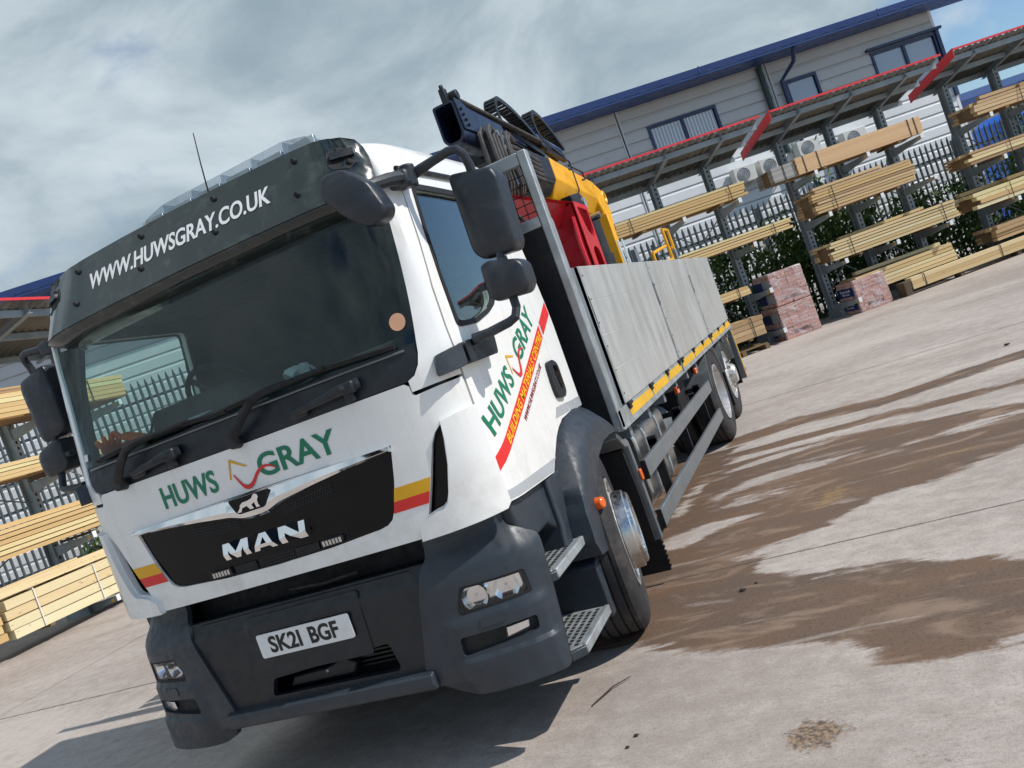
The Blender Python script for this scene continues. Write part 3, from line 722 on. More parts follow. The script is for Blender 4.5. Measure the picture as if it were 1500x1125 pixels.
# ---- windscreen
ws_edge = [(.985, 1.805), (1.013, 1.956), (1.039, 2.136), (1.066, 2.33), (1.072, 2.46)]
half = [(0, 2.46)] + ws_edge[::-1] + [(.90, 1.803), (0, 1.802)]
windscreen = panel('windscreen', half + [(-a, b) for a, b in half[1:-1]][::-1], CS, 'screen_glass', TRUCK, off=-.004, thick=.005, step=.05)
for m in (lambda q: q, mir):          # dark printed edge of the glass
    bo = ws_edge + [(a - (.045 if i else .03), b) for i, (a, b) in enumerate(ws_edge[::-1])]
    panel('screen_border', m(bo), CS, 'black_gloss', windscreen, off=-.012, thick=.002, step=.05)
st = [(.937 + .036 * math.cos(k * math.pi / 10), 1.908 + .037 * math.sin(k * math.pi / 10)) for k in range(20)]
panel('round_sticker', st, CS, 'sticker', windscreen, off=.0, thick=.0015, step=.05)
panel('square_sticker', [(-.985, 1.835), (-.95, 1.835), (-.95, 1.87), (-.985, 1.87)], CS, 'plate_white', windscreen, off=.0, thick=.0015)
panel('square_sticker', [(-1.02, 2.405), (-.985, 2.405), (-.985, 2.44), (-1.02, 2.44)], CS, 'reflective', windscreen, off=.0, thick=.0015)

# ---- A-pillars, doors, rear corners, roof
apil = [(.911, 1.614), (1.018, 1.617), (1.136, 1.619), (1.140, 1.734), (1.138, 1.83), (1.146, 2.0), (1.180, 2.21), (1.204, 2.415), (1.208, 2.49), (1.074, 2.49), (1.068, 2.33), (1.041, 2.136), (1.015, 1.956), (.990, 1.80), (.985, 1.76), (.971, 1.712), (.944, 1.676), (.911, 1.662)]
door = [(1.146, 1.046), (1.146, 1.48), (1.146, 1.616), (1.148, 1.734), (1.146, 1.83), (1.154, 2.0), (1.188, 2.21), (1.212, 2.415), (1.218, 2.53), (2.212, 2.53), (2.213, 1.86), (2.203, 1.52), (2.207, 1.30), (2.225, 1.236), (2.044, 1.226), (1.95, 1.20), (1.87, 1.164), (1.80, 1.118), (1.729, 1.070), (1.676, 1.030)]
win = rounded([(1.222, 1.822), (1.42, 1.822), (1.60, 1.858), (1.69, 1.90), (1.735, 1.985), (2.115, 2.02), (2.13, 2.44), (1.335, 2.455), (1.262, 2.235), (1.232, 2.036)], .035)
rearc = [(2.220, 1.232), (2.210, 1.30), (2.208, 1.52), (2.218, 1.86), (2.218, 2.53), (2.455, 2.53), (2.458, 1.70), (2.452, 1.226)]
DOORS = []
for m, sd in ((lambda q: list(q), 1), (mir, -1)):
    panel('windscreen_pillar', m(apil), CS, 'white_paint', TRUCK, thick=.03, step=.045, bevel=.005)
    dr = panel('door', m(door), CS, 'white_paint', TRUCK, holes=[m(win)], thick=.04, off=.001, step=.06, bevel=.004); DOORS.append(dr)
    panel('window_frame', m(rounded([(a + (.02 if a > 1.6 else -.014), b + (.02 if b > 2.2 else -.016)) for a, b in [(1.222, 1.822), (1.42, 1.822), (1.60, 1.858), (1.69, 1.90), (1.735, 1.985), (2.115, 2.02), (2.13, 2.44), (1.335, 2.455), (1.262, 2.235), (1.232, 2.036)]], .04)), CS, 'black_matt', dr, holes=[m([(a + (-.006 if a > 1.6 else .008), b + (-.008 if b > 2.2 else .008)) for a, b in win])], off=.006, thick=.012, step=.06)
    panel('window_pane', m([(a, b) for a, b in win]), CS, 'side_glass', dr, off=-.018, thick=.005, step=.08)
    panel('rear_corner', m(rearc), CS, 'white_paint', TRUCK, thick=.03, step=.07, bevel=.004)
    panel('door_trim', m(door), CS, 'cab_inside', dr, holes=[m(win)], thick=.012, off=-.044, step=.08)
    panel('corner_trim', m(rearc), CS, 'cab_inside', TRUCK, thick=.012, off=-.034, step=.09)
    panel('pillar_trim', m(apil), CS, 'cab_inside', TRUCK, thick=.010, off=-.034, step=.07)
    # belt-line crease, sill strips
    panel('sill_strip', m([(1.150, 1.054), (1.150, 1.094), (1.762, 1.086), (1.71, 1.066), (1.676, 1.036)]), CS, 'reflective', dr, off=.003, thick=.0015)
    panel('sill_strip', m([(1.953, 1.245), (2.01, 1.293), (2.205, 1.288), (2.205, 1.240)]), CS, 'reflective', dr, off=.003, thick=.0015)
    panel('sill_strip', m([(2.222, 1.238), (2.214, 1.286), (2.450, 1.280), (2.450, 1.230)]), CS, 'reflective', dr, off=.003, thick=.0015)
    mb = MB(); mb.tube([CS(sd * u, 1.562 + .03 * (u - 1.15), -.0125) for u in np.linspace(1.16, 2.18, 20)], .014, 8); mb.build('door_crease', 'white_paint', dr)
    # recessed handle
    hd = panel('handle', m(rounded([(2.065, 1.522), (2.155, 1.530), (2.222, 1.50), (2.215, 1.345), (2.165, 1.318), (2.060, 1.335), (2.045, 1.40)], .03)), CS, 'dark_plastic', dr, off=.022, thick=.03, step=.04, bevel=.008)
    panel('handle_recess', m(rounded([(2.130, 1.500), (2.180, 1.494), (2.190, 1.372), (2.150, 1.368)], .015)), CS, 'black_gloss', hd, off=.026, thick=.006, step=.04)
    # door drip rail
    mb = MB(); mb.tube([CS(sd * u, 2.535, .012) for u in np.linspace(1.215, 2.40, 22)], .012, 8); mb.build('drip_rail', 'dark_plastic', TRUCK)
dr = DOORS[0]
ang = math.atan2(.43, .948)
ex, ez = math.cos(ang), math.sin(ang)
lettering('lettering', 'HUWS', on_cab(1.194, 1.320, ang), 'green_print', dr, .430, .108, bold=.020)
lettering('lettering', 'GRAY', on_cab(1.194 + .600 * ex, 1.320 + .600 * ez, ang), 'green_print', dr, .440, .108, bold=.020)
swoosh(1.194 + .515 * ex - .048 * ez, 1.320 + .515 * ez + .048 * ex, .78, ang, CS, dr)
band = panel('red_band', [(1.150, 1.243), (1.150, 1.180), (2.19, 1.652), (2.19, 1.724)], CS, 'red_print', dr, off=.0028, thick=.0015, step=.07)
panel('red_band', [(2.222, 1.667), (2.222, 1.738), (2.44, 1.838), (2.44, 1.766)], CS, 'red_print', dr, off=.0028, thick=.0015, step=.07)
lettering('lettering', 'BUILDING MATERIALS CENTRE', on_cab(1.292, 1.258, ang), 'yellow_print', dr, .955, .041, bold=.008, off=.004, slant=.25)
lettering('lettering', 'WWW.HUWSGRAY.CO.UK', on_cab(1.550, 1.306, ang), 'deepred_print', dr, .50, .028, off=.002, slant=.25)
# roof cap, back wall, floor
def roof():
    mb = MB(); us = np.r_[np.linspace(-2.455, -1.25, 16), np.linspace(-1.2, 1.2, 49), np.linspace(1.25, 2.455, 16)]; rows = []
    for k in range(9):
        a = k / 8 * math.pi / 2; z = 2.532 + .20 * math.sin(a); ins = .17 * (1 - math.cos(a))
        row = []
        for u in us:
            x, y, _ = CS(u, 2.532, -.055 * (1 - sstep(1.15, 1.5, abs(u))))
            n = plan_n(abs(u), CS_S, CS_P); row.append((x - math.copysign(n[0] * ins, u) if abs(u) > 1e-6 else 0, y - n[1] * ins, z))
        rows.append(row)
    N = len(us)
    for row in rows: mb.v += row
    mb.f += [(k * N + i, k * N + i + 1, (k + 1) * N + i + 1, (k + 1) * N + i) for k in range(8) for i in range(N - 1)]
    # crown strips: join left and right halves
    o_ = 8 * N; h_ = N // 2
    for i in range(h_): 
        mb.f.append((o_ + i, o_ + i + 1, o_ + N - 2 - i, o_ + N - 1 - i)) if i < h_ - 1 else mb.f.append((o_ + i, o_ + i + 1, o_ + N - 1 - i))
    return mb.build('roof', 'white_paint', TRUCK, angle=50)
rf = roof()
mb = MB(); mb.prism([(-1.09, 1.10), (1.09, 1.10), (1.09, 1.75), (1.04, 2.52), (.95, 2.71), (-.95, 2.71), (-1.04, 2.52), (-1.09, 1.75)], 'y', 1.455, 1.49); mb.build('cab_back_wall', 'cab_inside', TRUCK)
mb = MB(); mb.prism([(.24, 1.12), (1.45, 1.12), (1.45, 1.16), (.24, 1.16)], 'x', -1.07, 1.07); mb.build('cab_floor', 'cab_inside', TRUCK)
mb = MB(); mb.prism([(.42, 2.50), (1.45, 2.50), (1.45, 2.53), (.42, 2.53)], 'x', -1.0, 1.0); mb.build('headlining', 'cab_inside', TRUCK)
# ---- cab interior
mb = MB(); mb.prism([(.10, 1.30), (.10, 1.76), (.16, 1.80), (.42, 1.87), (.56, 1.86), (.60, 1.78), (.52, 1.62), (.50, 1.30)], 'x', -1.03, 1.03); dash = mb.build('dashboard', 'dash', TRUCK, bevel=.02)
mb = MB(); mb.prism([(.40, 1.84), (.44, 1.98), (.62, 1.985), (.70, 1.90), (.66, 1.80)], 'x', -.82, -.22); mb.build('instrument_binnacle', 'dash', dash, bevel=.03, seg=3)
mb = MB(); c_ = Vector((-.53, .72, 1.93)); q_ = Quaternion((1, 0, 0), R(-58))
mb.tube([c_ + q_ @ Vector((.225 * math.cos(k * math.pi / 16), .225 * math.sin(k * math.pi / 16), 0)) for k in range(33)], .016, 8, cap=False)
for a_ in (0, 2.2, 4.1): mb.tube([c_, c_ + q_ @ Vector((.22 * math.cos(a_), .22 * math.sin(a_), 0))], .016, 6)
mb.cyl(c_, c_ + q_ @ Vector((0, 0, -.25)), .05, .04); mb.build('steering_wheel', 'black_matt', TRUCK)
for sx_ in (-.55, .55):
    mb = MB(); mb.prism([(.92, 1.44), (.88, 1.56), (1.30, 1.60), (1.34, 1.46)], 'x', sx_ - .24, sx_ + .24); se = mb.build('seat', 'seat', TRUCK, bevel=.05, seg=3)
    mb = MB(); mb.prism([(1.26, 1.52), (1.36, 2.14), (1.44, 2.14), (1.42, 1.52)], 'x', sx_ - .23, sx_ + .23); mb.build('seat_back', 'seat', se, bevel=.05, seg=3)
    mb = MB(); mb.prism([(1.345, 2.16), (1.36, 2.36), (1.43, 2.36), (1.44, 2.16)], 'x', sx_ - .13, sx_ + .13); mb.build('headrest', 'seat', se, bevel=.04, seg=3)
mb = MB(); mb.prism([(.10, 1.835), (.10, 1.838), (.30, 1.868), (.30, 1.865)], 'x', -.75, -.30); pp = mb.build('paper_sheet', 'paper', None)
tag(pp, 'white paper sheets lying on the dashboard behind the windscreen', 'paper')
rng = random.Random(3)
mb = MB(); cc = Vector((.17, .42, 1.895))
mb.grid(lambda a, b: cc + Vector(((.075 + .02 * math.sin(11 * b + 5 * a)) * math.cos(2 * math.pi * a) * math.sin(math.pi * b), .06 * math.sin(2 * math.pi * a) * math.sin(math.pi * b), .030 * math.cos(math.pi * b) + .014 * math.sin(9 * a * math.pi + 6 * b) * math.sin(math.pi * b))), 20, 8)
tag(mb.build('plastic_bag', 'paper', None), 'crumpled white bag lying on the dashboard in mid windscreen', 'bag')
# work gloves on the dash at the driver's corner
def gloves():
    root = thing('work_gloves', 'orange work gloves lying on the dashboard in the windscreen corner', 'gloves', (-.86, .22, 1.82))
    for dx, rot, dy in ((-.05, .5, 0.), (.09, -.6, .05)):
        mb = MB(); c0 = Vector((-.86 + dx, .215 + dy, 1.862 + .012 * (dx > 0))); rm = Matrix.Rotation(rot * 1.6, 3, 'Z') @ Matrix.Rotation(1.1, 3, 'X')
        mb.grid(lambda a, b: c0 + rm @ Vector((.050 * math.cos(2 * math.pi * a) * math.sin(math.pi * b) ** .6, .022 * math.sin(2 * math.pi * a) * math.sin(math.pi * b) ** .6, .075 * math.cos(math.pi * b))), 16, 8)
        for k, (fx, ln) in enumerate(((-.036, .075), (-.012, .09), (.013, .085), (.036, .068))):
            mb.tube([c0 + rm @ Vector((fx * .9, 0, .04)), c0 + rm @ Vector((fx * 1.2, -.012, .04 + ln * .55)), c0 + rm @ Vector((fx * 1.45, .006 * (k - 1), .04 + ln))], [.016, .015, .011], 8)
        mb.tube([c0 + rm @ Vector((.04, 0, -.02)), c0 + rm @ Vector((.075, -.01, .02)), c0 + rm @ Vector((.09, -.01, .055))], [.017, .016, .012], 8)
        mb.build('glove', 'glove', root, angle=60)
gloves()

# ---- roof visor
VS_S, VS_P = curve_tab([(0, 0), (.4, .005), (.685, .016), (.8, .026), (.88, .045), (.95, .085), (1.0, .14), (1.03, .21), (1.045, .30), (1.05, .45)])
def VS(u, z, off=0.):
    sg = 1 if u >= 0 else -1; a = abs(u); n = plan_n(a, VS_S, VS_P)
    x, y = plan(a, VS_S, VS_P) + n * (off - (z - 2.41) * (.46 * abs(n[1]) + .22 * abs(n[0])))
    if sg < 0: x += .045 * sstep(.72, 1.08, a)
    return (sg * x, y + .02, z)
vh = [(0, 2.782), (.5, 2.779), (.8, 2.773), (.95, 2.764), (1.07, 2.744), (1.135, 2.718), (1.160, 2.68), (1.155, 2.63), (1.13, 2.57), (1.095, 2.505), (1.04, 2.452), (.84, 2.470), (.5, 2.474), (0, 2.477)]
rec = rounded([(.862, 2.685), (.925, 2.704), (1.085, 2.702), (1.105, 2.665), (1.07, 2.612), (1.005, 2.592), (.915, 2.606), (.856, 2.638)], .02)
visor = panel('roof_visor', vh + [(-a, b) for a, b in vh[1:-1]][::-1], VS, 'visor', TRUCK, thick=.008, step=.045, bevel=.002)
lip = MB()
xs_ = np.linspace(-1.05, 1.05, 41)
lo = lambda x: np.interp(abs(x), [0, .5, .84, 1.04, 1.095], [2.477, 2.474, 2.470, 2.452, 2.49])
lip.v = [VS(x, lo(x), -.004) for x in xs_] + [VS(x, lo(x) - .045, -.11) for x in xs_] + [VS(x, lo(x) - .075, -.20) for x in xs_]
lip.f = [(k * 41 + i, k * 41 + i + 1, (k + 1) * 41 + i + 1, (k + 1) * 41 + i) for k in range(2) for i in range(40)]
lip.build('visor_underside', 'visor', visor, solid=.006)
top_ = MB(); tz = lambda x: np.interp(abs(x), [0, .5, .8, .95, 1.07, 1.135], [2.782, 2.779, 2.773, 2.764, 2.744, 2.718])
top_.v = [VS(x, tz(x), -.002) for x in xs_] + [VS(x, tz(x) - .05, -.16) for x in xs_]
top_.f = [(i, i + 1, 41 + i + 1, 41 + i) for i in range(40)]; top_.build('visor_top', 'visor', visor, solid=.006)
for sgn in (-1, 1):
    panel('marker_recess', [(sgn * (.98 + (a - .98) * 1.04), b) for a, b in rec], VS, 'black_matt', visor, off=.0022, thick=.002)
    mk = panel('marker_lamp', rounded([(sgn * a, b) for a, b in [(.905, 2.652), (1.082, 2.648), (1.092, 2.684), (.912, 2.686)]], .012), VS, 'dark_plastic', visor, off=.018, thick=.018, bevel=.004)
for x, z in ((.685, 2.724), (.685, 2.565), (.23, 2.734), (.23, 2.575), (-.23, 2.734), (-.23, 2.575), (-.685, 2.724), (-.685, 2.565), (1.02, 2.622)):
    mb = MB(); mb.cyl(VS(x, z, 0), VS(x, z, .014), .015, .011, 14); mb.build('bolt', 'black_matt', visor, bevel=.003)
lettering('lettering', 'WWW.HUWSGRAY.CO.UK', lambda a, b, o: VS(-.590 + a, 2.597 + b - .010 * a, o), 'white_print', visor, 1.135, .083, bold=.018)
# ---- light bar and aerial
lbr = panel('light_bar', rounded([(-.60, .60), (-.52, .56), (.52, .56), (.60, .60), (.60, .74), (.52, .78), (-.52, .78), (-.60, .74)], .04), lambda a, b, o: (a, b, 2.865 + o), 'dark_plastic', TRUCK, off=0, thick=.05)
for k in range(6):
    x0 = -.60 + k * .2 + .0015; x1 = x0 + .197; e0 = .03 if k == 0 else 0; e1 = .03 if k == 5 else 0
    mb = MB(); mb.add([(x0 + e0, .565, 2.866), (x1 - e1, .565, 2.866), (x1 - e1, .775, 2.866), (x0 + e0, .775, 2.866), (x0 + 2 * e0, .60, 2.985 - (.03 if e0 else 0)), (x1 - 2 * e1, .60, 2.985 - (.03 if e1 else 0)), (x1 - 2 * e1, .74, 2.985 - (.03 if e1 else 0)), (x0 + 2 * e0, .74, 2.985 - (.03 if e0 else 0))], [(0, 1, 5, 4), (1, 2, 6, 5), (2, 3, 7, 6), (3, 0, 4, 7), (4, 5, 6, 7)])
    mb.build('clear_lens', 'lightbar_glass', lbr, bevel=.006, seg=2)
    mb = MB(); mb.box(((x0 + x1) / 2, .62, 2.915), (.15, .03, .07)); mb.box(((x0 + x1) / 2, .69, 2.905), (.12, .05, .05)); mb.build('led_block', 'silver', lbr, bevel=.005)
for x in (-.45, .45):
    mb = MB(); mb.box((x, .67, 2.77), (.05, .12, .10)); mb.build('light_bar_foot', 'dark_plastic', lbr)
mb = MB(); mb.tube([(.118, .30, 2.73), (.119, .30, 2.80)], [.012, .008], 8); mb.tube([(.119, .30, 2.80), (.135, .30, 2.95), (.155, .30, 3.095)], [.004, .003, .0022], 6); mb.build('aerial', 'black_matt', TRUCK)
# ---- bumper
corner = [(.660, .895), (.690, .930), (.690, 1.045), (1.10, 1.040), (1.098, .965), (1.165, .930), (1.236, .885), (1.212, .748), (1.196, .613), (1.174, .473), (1.152, .340), (1.138, .328), (1.034, .332), (.90, .332), (.69, .322), (.625, .350), (.585, .395), (.545, .410), (.535, .475), (.560, .56), (.615, .75)]
hl = rounded([(.812, .786), (1.095, .776), (1.098, .672), (.775, .670), (.772, .70)], .016)
fogr = rounded([(.744, .584), (1.082, .582), (1.074, .522), (.735, .503)], .018)
corner = rounded(corner, .02, 3)
for m, sg in ((lambda q: list(q), 1), (mir, -1)):
    bc = panel('bumper_corner', m(corner), BS, 'grey_plastic', TRUCK, holes=[m(hl), m(fogr)], thick=.03, step=.018, bevel=.006)
    hh = panel('headlight', m([(a + (.01 if a > .95 else -.01), b + (.01 if b > .73 else -.01)) for a, b in hl]), BS, 'dark_plastic', TRUCK, off=-.085, thick=.02, step=.05)
    panel('headlight_rim', m([(a + (.004 if a > .95 else -.004), b + (.004 if b > .73 else -.004)) for a, b in hl]), BS, 'black_matt', hh, holes=[m([(a + (-.014 if a > .95 else .010), b + (-.010 if b > .73 else .012)) for a, b in hl])], off=-.002, thick=.08, step=.05)
    panel('lens', m(hl), BS, 'lens_glass', hh, off=-.006, thick=.004, step=.04)
    for (cu, cz, rr) in ((.858, .724, .056), (1.000, .728, .056)):
        c0 = Vector(BS(sg * cu, cz, -.010)); c1 = Vector(BS(sg * cu, cz, -.080)); ax = (c0 - c1).normalized()
        mb = MB(); a_ = ax.orthogonal().normalized(); b_ = ax.cross(a_); seg = 24; vs = []; fs = []
        for i in range(7):
            t = i / 6; r_ = rr * (.22 + .78 * math.sqrt(t)); d_ = .066 * t
            for k in range(seg):
                g = 2 * math.pi * k / seg; rk = r_; vs.append(c1 + ax * d_ + a_ * rk * math.cos(g) + b_ * rk * math.sin(g))
        fs = [(i * seg + k, i * seg + (k + 1) % seg, (i + 1) * seg + (k + 1) % seg, (i + 1) * seg + k) for i in range(6) for k in range(seg)]
        mb.add(vs, fs); mb.build('reflector_bowl', 'chrome', hh, angle=60)
        mb = MB(); mb.cyl(c1, c1 + ax * .03, .009, .007, 12); mb.build('bulb', 'silver', hh)
    panel('reflector_plate', m([(.80, .776), (1.09, .768), (1.09, .682), (.785, .680)]), BS, 'chrome', hh, off=-.052, thick=.004, step=.05)
    fg = panel('fog_recess', m([(a, b) for a, b in rounded([(.735, .592), (1.09, .590), (1.082, .514), (.726, .494)], .018)]), BS, 'black_matt', bc, off=-.026, thick=.006, step=.05)
    fl = panel('fog_lamp', m(rounded([(.942, .572), (1.046, .574), (1.038, .540), (.934, .528)], .008)), BS, 'lens_glass', TRUCK, off=-.004, thick=.004, step=.05)
    panel('fog_reflector', m([(.946, .568), (1.042, .570), (1.036, .544), (.940, .532)]), BS, 'chrome', fl, off=-.014, thick=.004, step=.012)
    panel('tow_cover', m(rounded([(.855, .645), (.965, .643), (.955, .602), (.848, .603)], .012)), BS, 'grey_plastic', bc, off=.0035, thick=.004, step=.05)
    # side return behind the corner
    mb = MB(); mb.v = [BS(sg * 1.212, .748, -.004), BS(sg * 1.196, .613, -.004), BS(sg * 1.174, .473, -.004), BS(sg * 1.150, .335, -.004), (sg * .80, .26, .335), (sg * .80, .26, .748)]; mb.f = [(0, 1, 2, 3, 4, 5)]
    mb.build('corner_inner', 'dark_plastic', bc, solid=.01)
# centre section: recessed plate carrier, dark slot below the cab, lower opening and step lip
CB = lambda a, b, o=0.: (a, .016 - o + (.05 * max(0, (b - .86) / .06) if b > .86 else 0), b)
low_open = rounded([(-.30, .505), (-.265, .585), (.02, .600), (.395, .628), (.415, .52), (.40, .500)], .02)
bcen = panel('bumper_centre', rounded([(-.690, .915), (.690, .915), (.640, .78), (.575, .56), (.55, .455), (-.55, .455), (-.575, .56), (-.640, .78)], .02), CB, 'dark_plastic', TRUCK, holes=[low_open], thick=.03, step=.06, bevel=.006)
panel('plate_carrier', rounded([(-.33, .885), (.33, .885), (.315, .600), (-.315, .600)], .02), CB, 'dark_plastic', bcen, off=.004, thick=.012, step=.1, bevel=.006)
mb = MB(); mb.prism([(.035, .40), (-.02, .40), (-.034, .425), (-.03, .470), (.0, .478), (.10, .488), (.10, .46)], 'x', -.575, .575); lipo = mb.build('bumper_step', 'grey_plastic', TRUCK, bevel=.008, seg=3)
for k in range(34):
    mb = MB()
    for r_ in range(2): mb.cyl((-.39 + k * .0236, .02 + r_ * .03, .476 + .0027 * (1 + r_)), (-.39 + k * .0236, .02 + r_ * .03, .486 + .003 * r_), .006, .004, 6)
    if k % 2 == 0: mb.build('grip_stud', 'grey_plastic', lipo)
mb = MB(); mb.prism([(.03, .40), (.10, .36), (.4, .33), (.4, .42), (.10, .455)], 'x', -.70, .70); mb.build('under_tray', 'black_matt', TRUCK)
mb = MB(); mb.span((-.72, .20, .44), (.72, .30, 1.04)); mb.build('radiator_core', 'black_matt', TRUCK)
for k in range(5):
    mb = MB(); mb.span((.12, .12, .515 + k * .020), (.42, .15, .524 + k * .020)); mb.build('louvre', 'dark_plastic', bcen)
mb = MB(); mb.prism([(-.24, .51), (-.20, .56), (.0, .565), (.10, .60), (.16, .56), (.14, .51)], 'y', .07, .12); mb.build('tow_bracket', 'dark_plastic', bcen, bevel=.01)
mb = MB(); mb.span((-.60, .045, .875), (.60, .19, .905)); mb.build('front_step_tread', 'dark_plastic', bcen, bevel=.008)
mb = MB(); mb.tube([(-.05, .08, .955), (.15, .07, .945), (.33, .08, .952)], .008, 8); mb.build('tie_rod', 'black_matt', bcen)
mb = MB(); mb.cyl((.055, -.004, .575), (.055, .03, .575), .007, .007, 12); mb.build('eye_bolt', 'guard_grey', bcen)
# number plate
npo = MB(); pl_ = rounded([(-.26, .694), (.26, .694), (.26, .805), (-.26, .805)], .012); npo.prism(pl_, 'y', -.004, .0035); nplate = npo.build('number_plate', 'plate_white', TRUCK)
on_pl = lambda x0, z0: (lambda a, b, o: (x0 + a, -.004 - o, z0 + b))
lettering('characters', 'SK2I', on_pl(-.200, .711), 'black_print', nplate, .182, .079, bold=.03, off=.0004, thick=.001)
lettering('characters', 'BGF', on_pl(.030, .711), 'black_print', nplate, .160, .079, bold=.03, off=.0004, thick=.001)
lettering('small_print', 'SK21', on_pl(-.03, .699), 'black_print', nplate, .05, .005, off=.0004, thick=.0005) if False else None

# ---- mirrors
def rounded_box(name, c, size, material, parent, rot=None, r=.04, seg=4):
    mb = MB(); mb.box(c, size, rot); return mb.build(name, material, parent, bevel=r, seg=seg, angle=60)
def mirror_shell(name, front, yb, yf, material, parent, dish=.02):
    """housing from its front outline (x, z), domed towards the road"""
    cx = sum(p[0] for p in front) / len(front); cz = sum(p[1] for p in front) / len(front)
    mb = MB(); n = len(front); rings = [(.97, yb), (1.0, yf + .05), (.995, yf + .022), (.965, yf + .008), (.90, yf + .002), (.6, yf - dish * .35), (.3, yf - dish * .5)]
    for s_, y in rings: mb.v += [(cx + (x - cx) * s_, y, cz + (z - cz) * s_) for x, z in front]
    for i in range(len(rings) - 1): mb.f += [(i * n + k, i * n + (k + 1) % n, (i + 1) * n + (k + 1) % n, (i + 1) * n + k) for k in range(n)]
    mb.f.append(tuple(range((len(rings) - 1) * n, len(rings) * n))); mb.f.append(tuple(range(n))[::-1])
    return mb.build(name, material, parent, angle=50)
for sg in (1, -1):
    mx = lambda poly: [(sg * a, b) for a, b in (poly if sg > 0 else poly[::-1])]
    big = rounded([(1.268, 2.425), (1.462, 2.385), (1.478, 2.34), (1.462, 2.055), (1.44, 2.022), (1.300, 2.032), (1.262, 2.075)], .03)
    mm = mirror_shell('main_mirror', mx(big), .43, .30, 'mirror_plastic', TRUCK)
    mb = MB(); gl_ = mx([(1.282, 2.395), (1.450, 2.36), (1.445, 2.06), (1.285, 2.06)]); mb.prism(gl_, 'y', .426, .434); mb.build('mirror_glass', 'chrome', mm)
    sm = rounded([(1.288, 2.012), (1.325, 2.022), (1.452, 1.985), (1.472, 1.955), (1.470, 1.87), (1.44, 1.836), (1.31, 1.846), (1.280, 1.875)], .025)
    m2 = mirror_shell('wide_angle_mirror', mx(sm), .37, .25, 'mirror_plastic', TRUCK)
    mb = MB(); mb.prism(mx([(1.30, 1.99), (1.45, 1.96), (1.45, 1.86), (1.305, 1.865)]), 'y', .366, .374); mb.build('mirror_glass', 'chrome', m2)
    mb = MB(); mb.box((sg * 1.268, .28, 1.925), (.035, .04, .03)); mb.build('mirror_lug', 'mirror_plastic', m2, bevel=.006)
    mb = MB(); mb.tube([(sg * x, y, z) for x, y, z in [(1.085, .31, 2.475), (1.14, .30, 2.485), (1.24, .29, 2.496), (1.32, .29, 2.505), (1.352, .295, 2.500), (1.370, .31, 2.475), (1.372, .33, 2.43), (1.37, .34, 2.36)]], [.030, .024, .020, .020, .020, .020, .020, .020], 10); ar = mb.build('mirror_arm', 'mirror_plastic', TRUCK)
    mb = MB(); mb.tube([(sg * x, y, z) for x, y, z in [(1.37, .33, 2.10), (1.372, .31, 2.00)]], .018, 8); mb.build('mirror_stem', 'mirror_plastic', ar)
    mb = MB(); mb.tube([(sg * x, y, z) for x, y, z in [(1.373, .29, 1.88), (1.378, .27, 1.80), (1.366, .25, 1.762), (1.335, .24, 1.750), (1.24, .23, 1.738), (1.17, .22, 1.735)]], [.019, .019, .020, .020, .021, .024], 10); la = mb.build('lower_mirror_arm', 'mirror_plastic', TRUCK)
    blk = [(1.040, 1.722), (1.148, 1.738), (1.148, 1.648), (1.118, 1.640), (1.030, 1.636)]
    panel('arm_bracket', [(sg * a, b) for a, b in (rounded(blk, .014))], CS, 'grey_plastic', la, off=.05, thick=.06, step=.05, bevel=.008)
    blk = [(1.158, 1.742), (1.418, 1.735), (1.395, 1.650), (1.158, 1.645)]
    panel('arm_bracket', [(sg * a, b) for a, b in (rounded(blk, .018))], CS, 'dark_plastic', la, off=.055, thick=.07, step=.05, bevel=.008)
    mb = MB(); mb.box((sg * 1.09, .26, 2.47), (.10, .10, .07)); mb.build('arm_bracket', 'grey_plastic', ar, bevel=.015)
# kerb mirror over the nearside corner of the windscreen
mb = MB(); mb.tube([(1.11, .26, 2.475), (1.08, .16, 2.468), (1.05, .06, 2.45), (1.02, .01, 2.435)], [.034, .030, .027, .03], 10); ka = mb.build('kerb_mirror_arm', 'mirror_plastic', TRUCK)
mb = MB(); mb.cyl((1.115, .27, 2.43), (1.125, .27, 2.525), .036, .034, 16); mb.build('arm_pivot', 'mirror_plastic', ka, bevel=.008)
km = rounded([(.858, 2.505), (.885, 2.548), (.975, 2.545), (1.075, 2.450), (1.112, 2.330), (1.085, 2.292), (1.015, 2.280), (.930, 2.352), (.858, 2.455)], .022)
kmo = mirror_shell('kerb_mirror', km, .075, -.03, 'mirror_plastic', TRUCK, dish=.025)
mb = MB(); mb.prism([(.885, 2.515), (.955, 2.52), (1.07, 2.43), (1.09, 2.35), (1.03, 2.305), (.94, 2.37), (.875, 2.47)], 'y', .072, .080); mb.build('mirror_glass', 'chrome', kmo)

